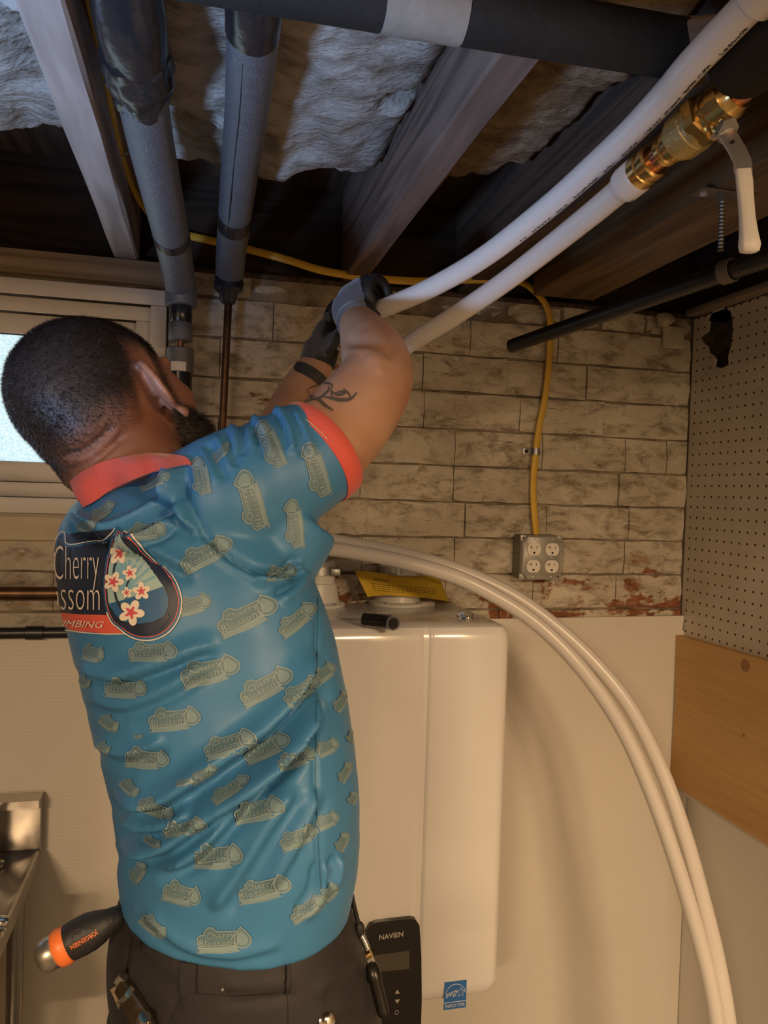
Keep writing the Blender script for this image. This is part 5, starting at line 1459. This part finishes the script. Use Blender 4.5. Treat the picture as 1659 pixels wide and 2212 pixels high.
bpoly([(790, 1160), (920, 1195), (1120, 1235), (1300, 1190), (1420, 1080), (1440, 1150), (1330, 1280), (1180, 1335), (1020, 1310), (880, 1240)], 'navy', .0032)
for br, w in (([(830, 520), (805, 600), (810, 760), (830, 900), (880, 1020), (960, 1120)], 22), ([(985, 700), (950, 790), (945, 930)], 18), ([(1120, 850), (1085, 940), (1040, 1030)], 20)):
    bstroke(br, w, 'navy', .0034)
for cx, cy, r, rot in ((852, 432, 108, 0), (990, 640, 82, 12), (808, 735, 112, -20), (958, 858, 62, 10), (1122, 845, 100, 5), (1010, 1085, 142, -25)):
    for i in range(5):
        a = math.radians(90 + rot + 72 * i); px, py = cx + .60 * r * math.cos(a), cy - .60 * r * math.sin(a)
        pet = []
        for k in range(14):
            b = 2 * PI * k / 14; u, v = .46 * r * math.cos(b), .34 * r * math.sin(b); pet.append((px + u * math.cos(a) + v * math.sin(a), py - u * math.sin(a) + v * math.cos(a)))
        bpoly(pet, 'cream', .0037, 9)
        bstroke([(cx, cy), (cx + .3 * r * math.cos(a), cy - .3 * r * math.sin(a)), (cx + .52 * r * math.cos(a), cy - .52 * r * math.sin(a))], r * .2, 'pink', .0042, taper=True)
    bpoly([(cx + .26 * r * math.cos(2 * PI * k / 14), cy + .26 * r * math.sin(2 * PI * k / 14)) for k in range(14)], 'pink', .0041, 9)
def btext(s, x0, y0, x1, y1, slope, k, off, shear=0.0, bold=0.0, lead=0):
    vs, fs = fit_text(s, 0, 0, 1, 1, res=3, font_shear=shear, bold=bold)
    out = []
    for u, v in vs: out.append(BC((x0 + (x1 - x0) * u, y1 + slope * (u - .5) - (y1 - y0) * v)))
    decal(GB_, bvh_shirt, out, fs, off, GBK.index(k), jump=.09)
btext('Cherry', 130, 320, 640, 830, 0, 'cream', .0036, bold=-.018)
btext('lossom', 40, 700, 650, 1050, 15, 'cream', .0036, bold=-.018)
btext('PLUMBING', 20, 1170, 700, 1245, 30, 'cream', .0034, .35)
btext('TM', 660, 260, 720, 305, -10, 'white', .0020, .2)
bk = GB_.build('back_logo', [LM[k] for k in GBK], sh, 60, weld=False)
tag(bk, 'large cherry blossom logo printed across the back')
# seams
M_seam = mat('shirt_seam', (.03, .13, .20), .6)
for pl in ([(686, 1290), (684, 1500), (682, 1700), (694, 1920)], [(500, 1205), (515, 1220), (580, 1246), (640, 1246)]):
    g = G(); decal(g, bvh_shirt, *stroke2d(pl, 1.6, n=14), off=.0006); g.build('seam', M_seam, sh, 60)

# ---- trousers
g = G()
PR = [((276, 1900), (748, 1920), .85, .130), ((250, 1960), (764, 1975), .852, .140), ((236, 2040), (788, 2060), .855, .150), ((240, 2110), (812, 2140), .858, .158), ((262, 2190), (826, 2215), .86, .160), ((285, 2300), (838, 2320), .86, .155)]
torso(g, 1.0, PR)
for s in (-1, 1):
    b0 = hip + lat * (.088 * s)
    g.tube(catmull([b0 + V((0, 0, .98)), b0 + V((0, 0, .80)), b0 + lat * (.02 * s) + V((0, 0, .50)), b0 + lat * (.03 * s) + V((0, 0, .07))], 5), [.105, .095, .075, .066], 26)
pants = remesh(g, .007, 8)
fold(pants, [([(285, 2020), (276, 2070), (268, 2120)], -.003, 0, 4, 8), ([(396, 2140), (380, 2180), (360, 2215)], -.003, 0, 4, 8), ([(470, 2130), (560, 2140), (640, 2125)], .003, .003, 12, 16), ([(680, 2150), (740, 2100), (790, 2060)], .004, .004, 14, 18), ([(300, 2040), (340, 2080), (390, 2100)], .003, .002, 12, 15), ([(690, 2212), (730, 2190), (770, 2150)], .004, .004, 10, 14)])
M_pants = cloth_mat('charcoal_work_trousers', (.0145, .0125, .0135), .65, 900, .04, .3)
bvh_pants = bvh_world(pants)
pt = tag(mesh_obj('trousers', pants, [M_pants], man), 'charcoal work trousers with belt loops')
M_pant2 = cloth_mat('black_belt_loop', (.012, .010, .010), .7)
for pl, w, nm in (([(412, 2076), (410, 2110), (411, 2146)], 32, 'belt_loop'), ([(619, 2046), (620, 2090), (619, 2148)], 6, 'belt_loop'), ([(303, 1992), (303, 2020), (302, 2048)], 10, 'belt_loop')):
    g = G(); vs, fs = stroke2d(pl, w, n=5); decal(g, bvh_pants, vs, fs, .0042)
    vs2, fs2 = stroke2d(pl, w, n=5); decal(g, bvh_pants, vs2, fs2, .0008)
    if g.f:
        n_ = len(g.v) // 2
        for i in range(0, n_ - 3, 2): g.f += [(i, i + 2, n_ + i + 2, n_ + i), (i + 1, i + 3, n_ + i + 3, n_ + i + 1)]; g.m += [0, 0]
        g.build(nm, M_pant2 if w < 20 else M_pants, pt, 40)
M_seam2 = mat('trouser_seam', (.010, .008, .008), .8)
for pl in ([(286, 2026), (277, 2070), (268, 2116)], [(397, 2142), (380, 2180), (358, 2218)], [(640, 2150), (625, 2146), (500, 2150), (428, 2146)], [(620, 2150), (622, 2180), (622, 2215)]):
    g = G(); decal(g, bvh_pants, *stroke2d(pl, 2.0, n=8), off=.0006)
    if g.f: g.build('seam', M_seam2, pt, 60)
p_, n_2, _, _ = cast(bvh_pants, 481, 2137)
G().lathe([(0, .0014), (.001, .0012)], p_, n_2 if n_2.dot(CAM - p_) > 0 else -n_2, 10).build('rivet', M_steel, pt, 40)
p_, n_2, _, _ = cast(bvh_pants, 704, 2206); n_2 = n_2 if n_2.dot(CAM - p_) > 0 else -n_2
G().lathe([(0, .0082), (.003, .0082), (.005, .005), (.0052, 0.001)], p_, n_2, 20).build('snap_button', M_chrome, pt, 40)
M_shoe = mat('black_boot', (.02, .017, .015), .5)
for s in (-1, 1):
    b0 = hip + lat * (.118 * s); fw2 = V((-lat.y, lat.x, 0)); fw2 = fw2 if fw2.dot(FH) > 0 else -fw2
    R3 = Matrix((lat, fw2, V((0, 0, 1)))).transposed()
    g = G(); g.tube([b0 + V((0, 0, .14)), b0 + V((0, 0, .05))], .055, 20); g.ell(b0 + fw2 * .05 + V((0, 0, .045)), (.048, .14, .045), R3, 24, 14)
    for v in g.v: v.z = max(v.z, .002)
    g.build('boot', M_shoe, man, 50)

# ---- gloves
M_glove = cloth_mat('grey_knit_glove', (.085, .082, .095), .8, 500, .3, .5)
M_coat = cloth_mat('black_coated_glove', (.012, .010, .010), .55, 260, 0, .4)
def finish_glove(g, vox, blackf, name, label):
    me = remesh(g, vox, 3)
    n = get_no(me); a = get_co(me)
    me.materials.append(M_glove); me.materials.append(M_coat)
    x, y, d = nproj(a)
    for p in me.polygons:
        c = np.mean([a[i] for i in p.vertices], axis=0); nv = np.mean([n[i] for i in p.vertices], axis=0)
        p.material_index = 1 if blackf(c, nv) else 0
    mi = [p.material_index for p in me.polygons]
    o = mesh_obj(name, me, [M_glove, M_coat], man)
    for p, k in zip(me.polygons, mi): p.material_index = k
    return tag(o, label)
# right hand: fist closed round the tube end
tA_ = (p1[12] - p1[0]).normalized()
hc_ = at(792, 668, 1.178)
wd_ = at(772, 694, 1.14)
g = G()
u_ = (UP - tA_ * UP.dot(tA_)).normalized(); v_ = tA_.cross(u_).normalized()
if v_.dot(-FW) < 0: v_ = -v_              # v_ points to the viewer
g.tube(catmull([at(771, 700, 1.12), at(770, 690, 1.142), at(766, 676, 1.155), at(763, 662, 1.165)], 4), [.0305, .031, .034, .034], 24)   # cuff and wrist
g.ell(at(766, 662, 1.165), (.030, .034, .036), Matrix((RT, FW, UP)).transposed(), 24, 16)
for i in range(4):
    off = tA_ * (-.012 + .0145 * i)
    rr = [.026, .028, .028, .025][i]
    pts = []
    for q in np.linspace(-40, 215, 9):
        b = math.radians(q); pts.append(hc_ + off + (-RT * .004) + v_ * (rr * math.cos(b) * .9) + u_ * (rr * math.sin(b) + .012))
    g.tube(catmull(pts, 2), [.0105, .0105, .0100, .0098, .0092, .0085, .0080], 12)
g.ell(hc_ + u_ * .012, (.022, .024, .022), None, 18, 12)
g.tube(catmull([at(758, 680, 1.14), at(772, 690, 1.132), at(795, 690, 1.135), at(815, 682, 1.15)], 4), [.013, .0125, .011, .009], 12)  # thumb under the tube
hcn, ran = np.array(hc_), np.array(RT)
finish_glove(g, .0028, lambda c, n: ((c - hcn) @ np.array(tA_) > -.020 and (nproj(c[None])[0][0] > 786 + (nproj(c[None])[1][0] - 640) * .25)), 'work_glove', 'right glove, grey knit back with black fingers')
# cuff edge line of the right glove
g = G(); cu = [at(737, 712, 1.128), at(745, 700, 1.118), at(760, 690, 1.110), at(780, 686, 1.108), at(800, 690, 1.112), at(812, 697, 1.12)]
# left hand
g = G(); lh = at(696, 748, 1.27)
ld_ = (at(713, 700, 1.275) - at(686, 785, 1.267)).normalized(); ls_ = (FW - ld_ * FW.dot(ld_)).normalized(); lt_ = ld_.cross(ls_).normalized()
LMx = Matrix((lt_, ls_, ld_)).transposed()
g.tube([at(684, 788, 1.266), at(690, 768, 1.268), at(696, 748, 1.27)], [.0295, .030, .030], 22)
g.ell(lh + ld_ * .008, (.023, .038, .044), LMx, 24, 16)
for i in range(4):
    b = lh + ld_ * .038 + ls_ * (-.027 + .018 * i)
    L4 = [.9, 1.0, .97, .8][i]
    right = RT if True else lt_
    g.tube(catmull([b, b + ld_ * .022 * L4 + right * .002, b + ld_ * .040 * L4 + right * .014, b + ld_ * .044 * L4 + right * .032], 3), [.0105, .0100, .0095, .0085], 12)
g.tube(catmull([lh - ld_ * .02 - ls_ * .026 + RT * .01, lh - ls_ * .036 + RT * .022, lh + ld_ * .022 - ls_ * .030 + RT * .032], 3), [.0125, .011, .009], 12)
lhn, ldn = np.array(lh), np.array(ld_)
finish_glove(g, .0028, lambda c, n: ((n @ NRT) + .35 * (-(n @ NFW)) > .28) or ((c - lhn) @ ldn > .045), 'work_glove', 'left glove, black palm')
# wristwatch strap on the left wrist
M_strap = mat('dark_watch_strap', (.045, .045, .042), .5)
wa, wb = at(661, 826, 1.258), at(681, 795, 1.265)
wc = at(668, 815, 1.260); wdv = (at(690, 775, 1.267) - at(648, 845, 1.255)).normalized()
g = G().lathe([(-.010, .0300), (-.0095, .0318), (.0095, .0305), (.010, .0290)], wc, wdv, 36, cap=False)
g.lathe([(.010, .0288), (-.010, .0298)], wc, wdv, 36, cap=False)
g.build('watch_strap', M_strap, man, 40)

# ---- pry tool in the back pocket
tP = thing('pry_tool', at(160, 2030, .80), 'black and orange gripped hand tool sticking out of the back pocket', 'tool')
hp = [(262, 1980, .800), (232, 1992, .79), (208, 2005, .786), (182, 2019, .782), (158, 2032, .778), (142, 2041, .776)]
gpath = catmull([at(*c) for c in hp], 6)
g = G().tube(gpath, [.0120, .0125, .0165, .0188, .0190, .0182, .0172], 28)
gme = g.build('grip', M_rub if False else mat('black_rubber_grip', (.020, .019, .020), .48, bump=.3, bscale=220), tP, 60)
bv = BVHTree.FromPolygons(g.v, g.f)
M_or = mat('orange_plastic', (.85, .20, .045), .4)
gd = (gpath[-1] - gpath[-4]).normalized()
G().lathe([(-.004, .0176), (.001, .0190), (.0075, .0186), (.010, .0165)], gpath[-1], gd, 28).build('orange_collar', M_or, tP, 40)
M_strike = mat('dull_steel_cap', (.60, .56, .48), .33, .9, var=.45, vscale=60)
g = G().lathe([(.008, .0155), (.010, .0166), (.018, .0168), (.0235, .0155), (.027, .012), (.029, .004)], gpath[-1], gd, 28); g.build('striking_cap', M_strike, tP, 40)
vs, fs = fit_text('JORGENSEN', 0, 0, 1, 1, res=2, bold=.01)
ox, oy_, ex_, ey_ = 210, 2012, 152, 2046     # text runs from J (right) to N (left), upside down
dx, dy = ex_ - ox, ey_ - oy_; ln = math.hypot(dx, dy); nx_, ny_ = dy / ln, -dx / ln
if ny_ < 0: nx_, ny_ = -nx_, -ny_
out = [(ox + dx * u + nx_ * (v - .5) * 13, oy_ + dy * u + ny_ * (v - .5) * 13) for u, v in vs]
g = G(); decal(g, bv, out, fs, .0006); g.build('lettering', M_or, tP, 0, weld=False)

# ---- folding knife clipped to the left back pocket
M_bronze = mat('worn_bronze_metal', (.20, .15, .10), .35, .9, var=.4, vscale=60)
tK = thing('knife_tool', at(280, 2170, .80), 'bronze folding multitool clipped at the left hip pocket', 'tool')
kp = [at(*c) for c in ((262, 2128, .752), (276, 2150, .742), (292, 2178, .732), (308, 2205, .724), (325, 2240, .716))]
strap(kp, [.008, .0095, .010, .010, .009], .005, -FW).build('handle', M_bronze, tK, 40)
strap([at(256, 2122, .752), at(268, 2108, .75)], .0045, .004, -FW).build('end_bar', M_chrome, tK, 40)
strap([at(262, 2160, .745), at(280, 2143, .735)], .0028, .005, -FW).build('pocket_clip', M_chrome, tK, 40)
G().tube([at(308, 2208, .715), at(313, 2196, .713)], .006, 14).build('pivot', M_chrome, tK, 40)
strap([at(250, 2130, .77), at(270, 2175, .765), at(296, 2220, .755)], .006, .003, -FW).build('liner', mat('pale_bronze', (.36, .28, .18), .4, .8), tK, 40)

# ---- lanyard with clip and pocket torch at the right hip
tL = thing('lanyard_torch', at(800, 2060, .86), 'black pocket torch hanging from a cord at the right hip', 'torch')
M_cord = mat('black_cord', (.012, .011, .011), .6)
G().tube(catmull([at(756, 1915, .83), at(764, 1955, .83), at(774, 1995, .83), at(780, 2022, .83)], 5), .0026, 10).build('cord', M_cord, tL, 60)
G().tube(catmull([at(757, 1925, .835), at(756, 1970, .832), at(766, 2005, .83), at(776, 2020, .83)], 5), .0022, 10).build('cord', M_cord, tL, 60)
G().ell(at(776, 2008, .83), (.006, .006, .009), None, 14, 10).build('cord_lock', M_cord, tL, 60)
G().tube(catmull([at(780, 2020, .83), at(788, 2036, .828), at(794, 2052, .826)], 4), .0038, 12).build('swivel_clip', M_chrome, tL, 60)
for i, (px, py) in enumerate(((797, 2062), (800, 2072), (803, 2081))): G().tube([at(px - 5, py + 3, .822), at(px + 5, py - 3, .822)], .0042, 12).build('split_ring', M_brass if i == 0 else M_chrome, tL, 60)
ta_, tb_2 = at(801, 2080, .822), at(830, 2196, .80)
G().lathe([(0, .005), (.004, .0075), (.016, .0078), (.018, .0068), ((tb_2 - ta_).length - .004, .0066), ((tb_2 - ta_).length, .005)], ta_, tb_2 - ta_, 22).build('torch_body', mat('black_anodised', (.02, .018, .016), .3, .5), tL, 40)
